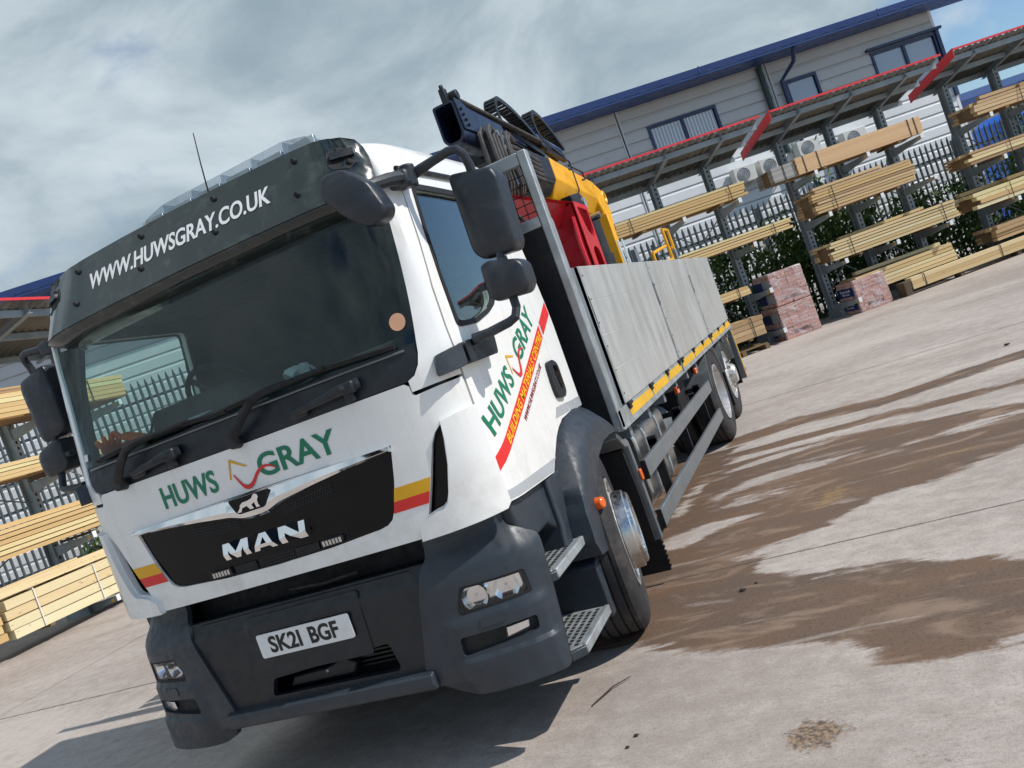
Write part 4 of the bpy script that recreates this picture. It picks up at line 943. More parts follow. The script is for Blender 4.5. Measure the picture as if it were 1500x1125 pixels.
# ---- cab steps and front mudguards
for sg in (1, -1):
    F = lambda x: sg * x
    well = MB(); well.prism([(.20, .34), (.74, .34), (.80, .60), (.86, .76), (1.0, .93), (1.0, 1.03), (.20, 1.03)], 'x', F(.80), F(.86)); ws_ = well.build('step_well', 'dark_plastic', TRUCK)
    # upper skirt with sculpted ledge
    mb = MB(); mb.prism([(.20, .83), (.19, 1.040), (.66, 1.030), (.74, 1.085), (.84, 1.06), (.82, .90), (.76, .76), (.60, .78), (.52, .84)], 'x', F(.98), F(1.085)); mb.build('step_skirt', 'grey_plastic', TRUCK, bevel=.018, seg=3)
    for (z, yA, yB, xo) in ((.700, .195, .715, 1.155), (.345, .225, .720, 1.155)):
        mb = MB(); mb.prism([(F(.88), yA), (F(xo - .06), yA), (F(xo), yA + .05), (F(xo), yB - .02), (F(xo - .01), yB), (F(.88), yB)], 'z', z - .045, z - .004); st_ = mb.build('step', 'grey_plastic', TRUCK, bevel=.006)
        tr_ = MB(); tr_.prism([(F(.90), yA + .02), (F(xo - .065), yA + .015), (F(xo - .008), yA + .055), (F(xo - .008), yB - .025), (F(.90), yB - .02)], 'z', z - .004, z + .003); tread = tr_.build('tread_plate', 'galv', st_, bevel=.002)
        ed = MB(); ed.prism([(F(xo - .02), yA + .05), (F(xo + .006), yA + .05), (F(xo + .006), yB - .02), (F(xo - .02), yB - .02)], 'z', z - .038, z + .006); ed.build('tread_edge', 'galv', st_, bevel=.006)
        sl = MB()
        for r_ in range(6):
            for c_ in range(13):
                x = .925 + r_ * .037; y = yA + .045 + c_ * .034 + (r_ % 2) * .017
                if y < yB - .05 and x < xo - .04: sl.add([(F(x - .010), y - .011, z + .0045), (F(x + .010), y - .011, z + .0045), (F(x + .010), y + .011, z + .0045), (F(x - .010), y + .011, z + .0045)], [(0, 1, 2, 3)])
        o = sl.build('tread_holes', 'black_matt', tread, smooth=False); o['kind'] = 'stuff'
    # lower step housing between tyre and bumper
    mb = MB(); mb.prism([(.70, .285), (.76, .285), (.765, .50), (.78, .585), (.72, .565), (.70, .545)], 'x', F(.86), F(1.165)); mb.build('step_end', 'grey_plastic', TRUCK, bevel=.01)
    mb = MB(); mb.prism([(.20, .285), (.74, .285), (.74, .53), (.20, .56)], 'x', F(.86), F(.875)); mb.build('step_back', 'grey_plastic', TRUCK)
    mb = MB(); mb.prism([(.20, .60), (.74, .585), (.78, .66), (.20, .66)], 'x', F(.86), F(.90)); mb.build('step_back', 'dark_plastic', TRUCK)
    # mudguard: arch band swept in x, with a flat flared front
    inn = [(.690, .590), (.815, .575), (.850, .665), (.875, .760), (.945, .855), (1.05, .930), (1.17, .980), (1.32, 1.018), (1.46, 1.024), (1.60, 1.012), (1.70, .985)]
    out = [(.665, .66), (.70, .80), (.76, .92), (.84, 1.045), (.93, 1.135), (1.03, 1.195), (1.14, 1.230), (1.28, 1.238), (1.42, 1.222), (1.56, 1.175), (1.66, 1.11), (1.755, .985)]
    prof = inn + out[::-1]
    v2, tr2 = tri_panel(prof, (), .028); n2 = len(v2)
    def bulge(y, z):
        d = math.hypot((y - 1.27) , (z - .52)); return 1.218 - .11 * sstep(.60, .76, d)
    mb = MB(); mb.v = [(F(bulge(y, z)), y, z) for y, z in v2] + [(F(.86), y, z) for y, z in v2]
    es = {e: 1 for t in tr2 for e in ((t[0], t[1]), (t[1], t[2]), (t[2], t[0]))}
    mb.f = list(tr2) + [tuple(n2 + i for i in t[::-1]) for t in tr2] + [(b, a, n2 + a, n2 + b) for (a, b) in es if (b, a) not in es]
    mg = mb.build('mudguard', 'grey_plastic', TRUCK, angle=55)
    mb = MB(); mb.prism([(.66, .66), (.70, .80), (.80, .985), (.80, 1.03), (.60, 1.03), (.60, .80), (.56, .70), (.56, .66)], 'x', F(.90), F(1.115)); mb.build('mudguard_front', 'grey_plastic', mg, bevel=.016, seg=3)
    mb = MB(); mb.cyl((F(1.195), .865, .795), (F(1.256), .855, .795), .034, .028, 20); lp = mb.build('side_marker_lamp', 'orange_lamp', mg, bevel=.008)
    mb = MB(); mb.cyl((F(1.180), .87, .795), (F(1.215), .865, .795), .044, .040, 20); mb.build('lamp_base', 'dark_plastic', mg)
    # rear mudguard panel and rubber flap
    mb = MB(); mb.prism([(1.66, 1.005), (1.735, .955), (1.765, .93), (1.83, .925), (1.86, .90), (1.885, .60), (1.885, .275), (1.845, .275), (1.845, .60), (1.82, .875), (1.75, .885), (1.66, .960)], 'x', F(.84), F(1.20)); rg = mb.build('mudguard_rear', 'guard_grey', TRUCK, bevel=.006)
    mb = MB(); mb.prism([(1.80, .88), (1.838, .60), (1.838, .28), (1.81, .28), (1.81, .60), (1.77, .87)], 'x', F(.86), F(1.165)); mb.build('mudguard_liner', 'flap_rubber', rg)
    mb = MB(); mb.span((F(.84), 1.852, .075), (F(1.185), 1.872, .40)); fl_ = mb.build('mud_flap', 'flap_rubber', TRUCK)
    for k in range(9):
        mb = MB(); mb.span((F(1.185), 1.852, .095 + k * .03), (F(1.193), 1.872, .110 + k * .03)); mb.build('flap_tooth', 'flap_rubber', fl_)
    mb = MB(); mb.prism(rounded([(1.835, .720), (1.875, .720), (1.875, .650), (1.835, .650)], .015), 'x', F(1.20), F(1.216)); mb.build('side_marker_lamp', 'orange_lamp', rg, bevel=.005)

# ---- wheels
def wheel(name, x_out, y, sg, kind):
    """x_out = outer sidewall plane; kind: 'steer' (protruding hub ring), 'dish' (deep rear rim), 'hub' (rear hub with nuts)"""
    rt = .520; c = (0, y, rt); e = bpy.data.objects.new(name, None); COL.objects.link(e); e.location = (sg * (x_out - .15), y, 0); put_under(e, TRUCK)
    S = lambda a: sg * a
    wd = .295; prof = [(x_out - .03, .292), (x_out - .004, .315), (x_out + .004, .36), (x_out + .006, .42), (x_out - .004, .468), (x_out - .020, .497), (x_out - .032, .508)]
    gro = []
    xs = np.linspace(x_out - .045, x_out - wd + .045, 9)
    for i, xx in enumerate(xs):
        if i in (1, 3, 5, 7): gro += [(xx + .006, rt - .002), (xx + .005, rt - .016), (xx - .005, rt - .016), (xx - .006, rt - .002)]
        else: gro.append((xx, rt))
    prof = prof + gro + [(x_out - wd + .032, .508), (x_out - wd + .01, .47), (x_out - wd, .42), (x_out - wd + .01, .32), (x_out - wd + .03, .292)]
    mb = MB(); mb.lathe([(S(a), r) for a, r in prof], c, 'x', 64); ty = mb.build('tyre', 'rubber', e, angle=28)
    if kind == 'steer':
        rp = [(x_out - .03, .292), (x_out + .002, .300), (x_out + .004, .286), (x_out - .02, .272), (x_out - .03, .255), (x_out + .0, .215), (x_out + .018, .19), (x_out + .02, .165), (x_out + .02, .08)]
        mb = MB(); mb.lathe([(S(a), r) for a, r in rp], c, 'x', 56); rim = mb.build('rim', 'rim_paint', e, angle=30)
        ring = [(x_out + .005, .216), (x_out + .060, .213), (x_out + .066, .206), (x_out + .062, .196), (x_out + .080, .194), (x_out + .088, .184), (x_out + .080, .172), (x_out + .03, .165), (x_out + .03, .08)]
        mb = MB(); mb.lathe([(S(a), r) for a, r in ring], c, 'x', 56); mb.build('nut_ring', 'silver', e, angle=30)
        hb = [(x_out + .02, .105), (x_out + .045, .10), (x_out + .060, .085), (x_out + .064, .0)]
        mb = MB(); mb.lathe([(S(a), r) for a, r in hb], c, 'x', 40); mb.build('hub', 'silver', e, angle=30)
        rn = .140
        for k in range(10):
            mb = MB(); a = 2 * math.pi * k / 10; mb.cyl((S(x_out + .02), y + rn * math.cos(a), rt + rn * math.sin(a)), (S(x_out + .060), y + rn * math.cos(a), rt + rn * math.sin(a)), .017, .015, 6); mb.build('wheel_nut', 'silver', e)
        for k in range(10):                                     # hand holes
            a = 2 * math.pi * (k + .5) / 10; ca, sa = math.cos(a), math.sin(a)
            mb = MB(); mb.cyl((S(x_out - .022), y + .238 * ca, rt + .238 * sa), (S(x_out - .008), y + .238 * ca, rt + .238 * sa), .022, .022, 12); mb.build('hand_hole', 'black_matt', rim)
    elif kind == 'dish':
        rp = [(x_out - .03, .292), (x_out + .002, .300), (x_out + .004, .284), (x_out - .03, .272), (x_out - .15, .262), (x_out - .165, .24), (x_out - .165, .08)]
        mb = MB(); mb.lathe([(S(a), r) for a, r in rp], c, 'x', 56); rim = mb.build('rim', 'rim_paint', e, angle=30)
        mb = MB(); mb.lathe([(S(x_out - .165), .135), (S(x_out - .10), .13), (S(x_out - .06), .11), (S(x_out - .055), 0)], c, 'x', 36); mb.build('hub', 'rim_paint', e, angle=30)
        for k in range(10):
            mb = MB(); a = 2 * math.pi * k / 10; mb.cyl((S(x_out - .165), y + .168 * math.cos(a), rt + .168 * math.sin(a)), (S(x_out - .13), y + .168 * math.cos(a), rt + .168 * math.sin(a)), .018, .016, 6); mb.build('wheel_nut', 'silver', e)
        mb = MB(); q = [(x - .33, r) for x, r in prof]; mb.lathe([(S(a), r) for a, r in q], c, 'x', 48); mb.build('inner_tyre', 'rubber', e, angle=28)
    else:
        rp = [(x_out - .03, .292), (x_out + .002, .300), (x_out + .004, .284), (x_out - .03, .268), (x_out - .02, .24), (x_out + .01, .21), (x_out + .01, .08)]
        mb = MB(); mb.lathe([(S(a), r) for a, r in rp], c, 'x', 56); mb.build('rim', 'rim_paint', e, angle=30)
        mb = MB(); mb.lathe([(S(x_out), .125), (S(x_out + .055), .12), (S(x_out + .085), .10), (S(x_out + .09), 0)], c, 'x', 36); mb.build('hub', 'rim_paint', e, angle=30)
        for k in range(10):
            mb = MB(); a = 2 * math.pi * k / 10; mb.cyl((S(x_out + .005), y + .168 * math.cos(a), rt + .168 * math.sin(a)), (S(x_out + .055), y + .168 * math.cos(a), rt + .168 * math.sin(a)), .019, .015, 6); mb.build('wheel_nut', 'silver', e)
    return e
for sg in (1, -1):
    wheel('front_wheel', 1.155, 1.275, sg, 'steer').rotation_euler.z = R(14)      # steered a little to the left
    wheel('rear_wheel', 1.225, 5.95, sg, 'dish')
    wheel('rear_wheel', 1.180, 7.30, sg, 'hub')

# ---- chassis
for sg in (1, -1):
    mb = MB(); mb.prism([(.3, .62), (8.35, .62), (8.35, .90), (.3, .90)], 'x', sg * .38, sg * .46); mb.build('chassis_rail', 'black_matt', TRUCK)
for y in (1.275, 5.95, 7.30):
    mb = MB(); mb.cyl((-.95, y, .52), (.95, y, .52), .075, .075, 16); mb.build('axle', 'black_matt', TRUCK)
mb = MB(); mb.span((-.45, .6, .55), (.45, 1.9, 1.10)); mb.build('engine_block', 'black_matt', TRUCK, bevel=.05)
# fuel tank with straps
def tank():
    pr = rounded([(.62, .36), (1.12, .36), (1.12, .90), (.62, .90)], .10, 6)
    mb = MB(); mb.prism(pr, 'y', 2.32, 3.32); tk = mb.build('fuel_tank', 'tank_metal', TRUCK, bevel=.02, seg=3, angle=40)
    pr2 = rounded([(.612, .352), (1.128, .352), (1.128, .908), (.612, .908)], .105, 6)
    for y in (2.55, 3.02):
        mb = MB(); mb.prism(pr2, 'y', y, y + .05); mb.build('tank_strap', 'galv', tk)
    mb = MB(); mb.cyl((.95, 2.62, .88), (.95, 2.62, .955), .05, .045, 18); mb.build('filler_cap', 'black_matt', tk)
    mb = MB(); mb.cyl((1.0, 2.80, .91), (1.0, 2.80, .96), .022, .018, 12); mb.build('breather', 'galv', tk)
tank()
mb = MB(); mb.cyl((.80, 3.55, .62), (.80, 4.35, .62), .17, .17, 24); mb.build('air_tank', 'galv_dull', TRUCK, bevel=.03, seg=3)
mb = MB(); mb.span((.55, 3.42, .50), (1.0, 3.50, .92)); mb.build('tank_bracket', 'black_matt', TRUCK)
mb = MB(); mb.span((.55, 4.5, .55), (1.05, 5.0, .90)); mb.build('battery_box', 'black_matt', TRUCK, bevel=.02)
mb = MB(); mb.tube([(1.02, 3.55, .95), (1.03, 3.6, .70), (1.0, 3.62, .40)], .007, 6); mb.tube([(.98, 3.40, .96), (1.0, 3.44, .62), (.95, 3.5, .36)], .007, 6); mb.build('air_line', 'black_matt', TRUCK)
for y in (2.60, 3.70, 4.9):
    mb = MB(); mb.span((.46, y - .03, .30), (.52, y + .03, 1.0)); mb.span((.5, y - .02, .72), (1.19, y + .02, .76)); mb.span((1.13, y - .02, .30), (1.19, y + .02, .78)); mb.build('guard_bracket', 'black_matt', TRUCK)
# side guard bars and their lamps
for sg in (1, -1):
    for z0, z1, ya, yb in ((.635, .745, 1.935, 5.28), (.325, .435, 1.905, 5.40)):
        mb = MB(); mb.prism([(ya, z0), (yb, z0), (yb, z1), (ya, z1)], 'x', sg * 1.205, sg * 1.235); gb = mb.build('side_guard_bar', 'guard_grey', TRUCK, bevel=.006)
        mb = MB(); mb.prism([(ya - .012, z0 - .004), (ya, z0 - .004), (ya, z1 + .004), (ya - .012, z1 + .004)], 'x', sg * 1.203, sg * 1.237); mb.build('end_cap', 'black_matt', gb)
    for y in (3.86, 5.02):
        mb = MB(); mb.prism(rounded([(y - .045, .925), (y + .045, .925), (y + .045, .865), (y - .045, .865)], .012), 'x', sg * 1.17, sg * 1.20); mb.build('side_marker_lamp', 'orange_lamp', TRUCK, bevel=.005)
        mb = MB(); mb.span((sg * 1.15, y - .006, .88), (sg * 1.17, y + .006, 1.0)); mb.build('lamp_bracket', 'black_matt', TRUCK)
    # rear mudguards
    for y in (5.95, 7.30):
        mb = MB(); mb.lathe([(sg * .84, .590), (sg * 1.235, .590), (sg * 1.235, .575), (sg * 1.21, .565), (sg * .84, .565)], (0, y, .50), 'x', 30, R(15), R(165)); mb.build('rear_mudguard', 'guard_grey', TRUCK)
    mb = MB(); mb.span((sg * .84, 7.95, .30), (sg * 1.22, 7.975, .74)); mb.build('mud_flap', 'flap_rubber', TRUCK)
    mb = MB(); mb.span((sg * .84, 6.62, .24), (sg * 1.22, 6.64, .66)); mb.build('mud_flap', 'flap_rubber', TRUCK)
    # rear corner legs
    mb = MB(); mb.span((sg * 1.17, 8.36, .30), (sg * 1.245, 8.44, .985)); rl = mb.build('rear_corner_post', 'guard_grey', TRUCK, bevel=.008)
    mb = MB(); mb.span((sg * 1.246, 8.37, .32), (sg * 1.250, 8.43, .96)); mb.build('edge_tape', 'yellow_strip', rl)
    mb = MB(); mb.cyl((sg * 1.20, 8.44, .40), (sg * 1.20, 8.53, .40), .05, .05, 14); mb.build('rubber_buffer', 'rubber', rl)

# ---- load body
mb = MB(); mb.prism([(1.70, .985), (8.49, .985), (8.49, 1.085), (1.70, 1.085)], 'x', -1.235, 1.235); bed = mb.build('load_bed', 'galv_dull', TRUCK, bevel=.004)
for k in range(11):
    y = 2.0 + k * .62; mb = MB(); mb.span((-1.2, y - .035, .90), (1.2, y + .035, .984)); mb.build('cross_member', 'galv_dull', TRUCK)
Y0, Y1, DZ0, DZ1 = 1.89, 8.487, 1.113, 1.992
for sg in (1, -1):
    mb = MB(); mb.prism([(1.665, 1.000), (8.49, 1.000), (8.49, 1.1085), (1.665, 1.1085)], 'x', sg * 1.236, sg * 1.250); rail = mb.build('bed_side_rail', 'galv', TRUCK, bevel=.002)
    mb = MB(); mb.prism([(1.665, .994), (8.49, .994), (8.49, 1.004), (1.665, 1.004)], 'x', sg * 1.20, sg * 1.258); mb.build('rail_foot', 'galv', rail)
    for k in range(3):
        ya = Y0 + k * 2.2 + .012; yb = ya + 2.2 - .024
        dp = MB()
        # four extruded planks with fine grooves, one panel
        zz = np.linspace(DZ0, DZ1, 5)
        mb = MB(); mb.prism([(ya, DZ0), (yb, DZ0), (yb, DZ1), (ya, DZ1)], 'x', sg * 1.222, sg * 1.2465); pn = mb.build('dropside', 'dropside_alu', TRUCK)
        for i in range(4):
            mb = MB(); mb.prism([(ya + .035, zz[i] + .0012), (yb - .035, zz[i] + .0012), (yb - .035, zz[i + 1] - .0012), (ya + .035, zz[i + 1] - .0012)], 'x', sg * 1.215, sg * 1.248); mb.build('plank', 'dropside_alu', pn, bevel=.0015, seg=1)
        for yy in (ya, yb - .034):
            mb = MB(); mb.prism([(yy, DZ0), (yy + .034, DZ0), (yy + .034, DZ1), (yy, DZ1)], 'x', sg * 1.214, sg * 1.2505); mb.build('edge_channel', 'galv', pn, bevel=.003)
            mb = MB(); mb.prism([(yy + .010, 1.60), (yy + .022, 1.60), (yy + .022, 1.80), (yy + .010, 1.80)], 'x', sg * 1.2505, sg * 1.2525); mb.build('latch_slot', 'black_matt', pn)
        for zc in np.linspace(DZ0 + .06, DZ1 - .06, 6):
            mb = MB(); mb.cyl((sg * 1.248, ya + .06, zc), (sg * 1.2515, ya + .06, zc), .006, .005, 8); mb.build('rivet', 'black_matt', pn)
        # yellow tape and hinges along the rail
        edges_ = [ya + .02, ya + .80, ya + 1.48, yb - .02]
        for i in range(3):
            mb = MB(); mb.prism([(edges_[i] + .025, 1.028), (edges_[i + 1] - .025, 1.028), (edges_[i + 1] - .025, 1.090), (edges_[i] + .025, 1.090)], 'x', sg * 1.2502, sg * 1.2522); mb.build('reflective_tape', 'yellow_strip', rail)
        for yc in (ya + .07, ya + .80, ya + 1.48, yb - .07):
            mb = MB(); mb.span((sg * 1.250, yc - .03, 1.072), (sg * 1.262, yc + .03, 1.100)); mb.cyl((sg * 1.258, yc - .05, 1.106), (sg * 1.258, yc + .05, 1.106), .012, .012, 10); mb.build('hinge', 'black_matt', rail)
    for k in (1, 2):
        y = Y0 + k * 2.2; mb = MB(); mb.span((sg * 1.205, y - .012, 1.0), (sg * 1.256, y + .012, 1.112)); mb.build('pillar_socket', 'galv_dull', rail)
        mb = MB(); mb.span((sg * 1.17, y - .05, 1.09), (sg * 1.212, y + .05, 2.12)); mb.build('side_pillar', 'galv_dull', TRUCK, bevel=.006)
# tailboard
mb = MB(); mb.prism([(-1.21, DZ0), (1.21, DZ0), (1.21, DZ1), (-1.21, DZ1)], 'y', 8.455, 8.487); mb.build('tailboard', 'dropside_alu', TRUCK)
# headboard: frame, solid lower panel, wire mesh above
HY0, HY1 = 1.665, 1.735
hbo = bpy.data.objects.new('headboard', None); COL.objects.link(hbo); hbo.location = (0, 1.7, 1.0); put_under(hbo, TRUCK)
for sg in (1, -1):
    mb = MB(); mb.span((sg * 1.196, HY0, 1.0), (sg * 1.250, HY1, 2.712)); mb.build('headboard_post', 'galv', hbo, bevel=.008)
mb = MB(); mb.span((-1.194, HY0 + .004, 2.635), (1.194, HY1 - .004, 2.710)); mb.build('top_rail', 'galv', hbo, bevel=.006)
mb = MB(); mb.span((-1.194, HY0 + .006, 2.262), (1.194, HY1 - .006, 2.325)); mb.build('middle_rail', 'galv', hbo, bevel=.006)
mb = MB(); mb.span((-1.195, HY0 + .02, 1.0), (1.195, HY1 - .02, 2.262)); mb.build('headboard_panel', 'black_matt', hbo)
mb = MB()
for x in np.arange(-1.18, 1.19, .055): mb.cyl((x, 1.705, 2.31), (x, 1.705, 2.645), .0032, .0032, 5, False)
for z in np.arange(2.36, 2.63, .055): mb.cyl((-1.2, 1.701, z), (1.2, 1.701, z), .0032, .0032, 5, False)
o = mb.build('wire_mesh', 'black_matt', hbo); o['kind'] = 'stuff'
for sg in (1, -1):
    mb = MB(); mb.span((sg * 1.18, 1.80, 1.0), (sg * 1.236, 1.876, 1.990)); mb.build('front_corner_post', 'galv_dull', TRUCK, bevel=.006)
    mb = MB(); mb.prism([(1.7355, 2.30), (1.755, 2.28), (1.755, 1.0), (1.7355, 1.0)], 'x', sg * 1.20, sg * 1.248); mb.build('post_gusset', 'galv', hbo)

# ---- loader crane: boom lies forward along the bed
cx = .86
def boomsec(name, y0, z0, y1, z1, w_, h, material, ch=.3, parent=TRUCK, x=cx, bevel=.012):
    """box-section boom with chamfered lower edges between two (y, z) top-centre points"""
    prof = [(-w_ / 2, 0), (w_ / 2, 0), (w_ / 2, -h * (1 - ch)), (w_ * .22, -h), (-w_ * .22, -h), (-w_ / 2, -h * (1 - ch))]
    mb = MB(); mb.v = [(x + a, y0, z0 + b) for a, b in prof] + [(x + a, y1, z1 + b) for a, b in prof]; n = 6
    mb.f = [tuple(range(n))[::-1], tuple(range(n, 2 * n))] + [(k, (k + 1) % n, n + (k + 1) % n, n + k) for k in range(n)]
    return mb.build(name, material, parent, bevel=bevel)
def open_tube(name, y0, z0, y1, z1, w_, h, th, material):
    out_ = rounded([(-w_ / 2, 0), (w_ / 2, 0), (w_ / 2, -h * .86), (w_ * .30, -h), (-w_ * .30, -h), (-w_ / 2, -h * .86)], .02); inn_ = [(a * (1 - 2 * th / w_), -h / 2 + (b + h / 2) * (1 - 2 * th / h)) for a, b in out_]
    n = len(out_); mb = MB(); mb.v = [(cx - .08 + a, y0, z0 + b) for a, b in out_] + [(cx - .08 + a, y0, z0 + b) for a, b in inn_] + [(cx - .08 + a, y1, z1 + b) for a, b in out_] + [(cx - .08 + a, y0 + .5, z0 + (z1 - z0) * .5 / (y1 - y0) + b) for a, b in inn_]
    for k in range(n):
        j = (k + 1) % n; mb.f += [(k, j, n + j, n + k), (k, 2 * n + k, 2 * n + j, j), (n + k, n + j, 3 * n + j, 3 * n + k)]
    mb.f += [tuple(range(2 * n, 3 * n)), tuple(range(3 * n, 4 * n))[::-1]]
    return mb.build(name, material, TRUCK, angle=40)
tube = open_tube('crane_boom_tip', 1.93, 3.235, 2.75, 3.19, .15, .262, .014, 'crane_blue')
mb = MB(); mb.prism([(1.93, 3.240), (2.02, 3.235), (2.42, 3.085), (2.14, 3.04), (1.95, 3.04)], 'x', cx - .003, cx + .008); mb.build('side_plate', 'crane_blue', tube, bevel=.003)
for k in range(4):
    mb = MB(); mb.cyl((cx + .008, 1.975 + k * .015, 3.17 - k * .033), (cx + .022, 1.975 + k * .015, 3.17 - k * .033), .010, .010, 8); mb.build('plate_bolt', 'crane_black', tube)
mb = MB(); mb.cyl((cx - .04, 2.0, 3.275), (cx - .04, 3.7, 3.205), .020, .020, 12); mb.cyl((cx - .01, 2.0, 3.255), (cx - .01, 3.7, 3.185), .012, .012, 8); mb.build('extension_ram', 'hose', tube)
mb = MB(); mb.cyl((cx - .09, 2.02, 3.275), (cx + .01, 2.02, 3.275), .034, .034, 16); mb.box((cx - .06, 1.96, 3.28), (.04, .05, .09)); mb.cyl((cx - .07, 1.96, 3.335), (cx - .05, 1.96, 3.335), .020, .020, 12); mb.build('ram_end', 'crane_black', tube, bevel=.006)
for (ya, za, yb, zb, xx) in ((2.50, 3.265, 3.40, 3.185, .80), (3.72, 3.295, 4.52, 3.235, .80)):
    mb = MB(); mb.v = [(xx, ya, za), (xx, yb, zb), (xx, yb, zb - .060), (xx, ya, za - .068), (xx - .05, ya, za + .01), (xx - .05, yb, zb + .01)]; mb.f = [(0, 1, 2, 3), (0, 4, 5, 1)]; mb.build('cover_plate', 'plate_blue', TRUCK, solid=.006)
    mb = MB(); mb.v = [(xx - .05, ya - .06, za - .07), (xx - .002, ya - .06, za - .07), (xx - .002, yb + .1, zb - .10), (xx - .05, yb + .1, zb - .10)]; mb.f = [(0, 1, 2, 3)]; mb.build('plate_bracket', 'crane_black', TRUCK, solid=.012)
# energy chains: looped link belts
def chain(y0, z0, L, rad, wd, x):
    root = None; pts = []
    n = 30
    path = []
    for i in range(9): path.append((y0 + L - L * i / 8, z0 + .03 + (2 * rad - .03) * math.sin(math.pi / 2 * i / 8)))
    for i in range(1, 12):
        a = math.pi / 2 + math.pi * i / 12; path.append((y0 + rad * math.cos(a), z0 + rad + rad * math.sin(a)))
    for i in range(7): path.append((y0 + L * .95 * i / 6, z0 - .01 * i))
    path = [(y, z - .06 * (y - y0)) for y, z in path]
    first = None
    dense = []
    for (a, b) in zip(path[:-1], path[1:]):
        L_ = math.hypot(b[0] - a[0], b[1] - a[1]); m_ = max(1, int(L_ / .045))
        for k in range(m_): dense.append((a[0] + (b[0] - a[0]) * k / m_, a[1] + (b[1] - a[1]) * k / m_))
    e = bpy.data.objects.new('energy_chain', None); COL.objects.link(e); e.location = (x, y0, z0); put_under(e, TRUCK)
    for i in range(len(dense) - 1):
        a = Vector((x, *dense[i])); b = Vector((x, *dense[i + 1])); d = (b - a); c = (a + b) / 2
        rot = Matrix.Rotation(math.atan2(d.z, d.y), 3, 'X')
        mb = MB()
        for s_ in (-1, 1): mb.box(c + Vector((s_ * wd / 2, 0, 0)), (.010, d.length * 1.02, .036), rot)
        mb.box(c + rot @ Vector((0, 0, .013)), (wd, d.length * .55, .008), rot); mb.box(c - rot @ Vector((0, 0, .013)), (wd, d.length * .55, .008), rot)
        mb.build('chain_link', 'crane_black', e, smooth=False)
chain(3.08, 3.21, .85, .125, .085, .76)
chain(3.98, 3.25, .62, .125, .085, .76)
# hose bundle beside the boom
rng = random.Random(11)
for k in range(16):
    y_ = 2.12 + .06 * (k % 8) + rng.uniform(-.02, .02); x_ = cx - .01 + .04 * (k // 8) + rng.uniform(-.015, .015)
    mb = MB(); mb.tube([(x_ - .02, y_ + .30, 3.06), (x_ + .01, y_ + .12, 3.08), (x_ + .02, y_ + .02, 3.02), (x_ + .03, y_ - .01, 2.86), (x_ + .02, y_ + .03, 2.70), (x_ - .05, y_ + .12, 2.58)], .017, 7); mb.build('hydraulic_hose', 'hose', TRUCK)
for k in range(5):
    mb = MB(); mb.tube([(cx - .02, 2.35 + k * .05, 3.05 - k * .035), (cx - .03, 3.0, 3.05 - k * .045), (cx - .06, 3.6, 3.02 - k * .04)], .016, 7); mb.build('hydraulic_hose', 'hose', TRUCK)
for (y_, z_, r_) in ((2.40, 3.05, .026), (2.44, 3.00, .026), (2.48, 3.03, .022), (2.46, 2.96, .022)):
    mb = MB(); mb.cyl((cx, y_, z_), (cx + .06, y_, z_), r_, r_ * .8, 12); mb.build('hose_coupling', 'silver', TRUCK)
for (y_, z_) in ((2.58, 2.86), (2.50, 2.74), (2.68, 2.83)):
    mb = MB(); mb.box((cx + .03, y_, z_), (.05, .06, .09)); mb.cyl((cx + .03, y_ + .03, z_ - .01), (cx + .03, y_ + .09, z_ - .03), .018, .014, 10); mb.build('valve_block', 'plate_blue', TRUCK, bevel=.012)
mb = MB(); mb.prism([(2.45, 2.92), (3.9, 2.86), (3.9, 3.00), (2.45, 3.06)], 'x', .66, .79); mb.build('inner_boom', 'crane_black', TRUCK)
boomsec('boom_cover', 3.42, 3.10, 3.95, 3.09, .32, .30, 'crane_black', .35, x=.64)
ob_ = boomsec('outer_boom', 3.98, 3.10, 4.62, 3.04, .34, .34, 'crane_yellow', .45, x=.63)
boomsec('outer_boom', 4.645, 3.035, 5.32, 2.985, .34, .32, 'crane_yellow', .45, x=.63)
mb = MB(); mb.v = [(.63 + a, 4.61 + y, 3.045 + b) for y in (0, .045) for a, b in [(-.172, .003), (.172, .003), (.172, -.19), (.08, -.345), (-.08, -.345), (-.172, -.19)]]; mb.f = [(k, (k + 1) % 6, 6 + (k + 1) % 6, 6 + k) for k in range(6)]; mb.build('boom_band', 'crane_black', TRUCK)
mb = MB(); mb.prism([(5.28, 2.99), (5.55, 2.93), (5.72, 2.70), (5.62, 2.52), (5.44, 2.56), (5.30, 2.75)], 'x', .52, .80); mb.build('knuckle', 'crane_yellow', TRUCK, bevel=.02)
mb = MB(); mb.tube([(.79, 5.62 + .06 * math.cos(k * math.pi / 6), 2.84 + .06 * math.sin(k * math.pi / 6)) for k in range(13)], .018, 8); mb.build('lifting_eye', 'crane_yellow', TRUCK)
mb = MB(); mb.prism([(5.36, 2.66), (5.50, 2.60), (5.47, 1.09), (5.30, 1.09)], 'x', .70, .82); mb.build('crane_post', 'crane_yellow', TRUCK, bevel=.01)
mb = MB(); mb.cyl((.74, 4.86, 2.56), (.74, 4.84, 1.09), .095, .095, 22); cy_ = mb.build('lift_cylinder', 'crane_black', TRUCK)
mb = MB(); mb.cyl((.74, 4.85, 2.22), (.74, 4.84, 1.10), .115, .115, 22); mb.build('cylinder_sleeve', 'crane_black', cy_)
mb = MB(); mb.cyl((.62, 4.86, 2.60), (.86, 4.86, 2.60), .035, .035, 14); mb.build('cylinder_pin', 'silver', cy_)
for dx in (.16, .20): 
    mb = MB(); mb.cyl((cx + dx, 4.55, 1.09), (cx + dx - .02, 4.52, 2.28), .010, .010, 8); mb.build('hydraulic_pipe', 'chrome', TRUCK)
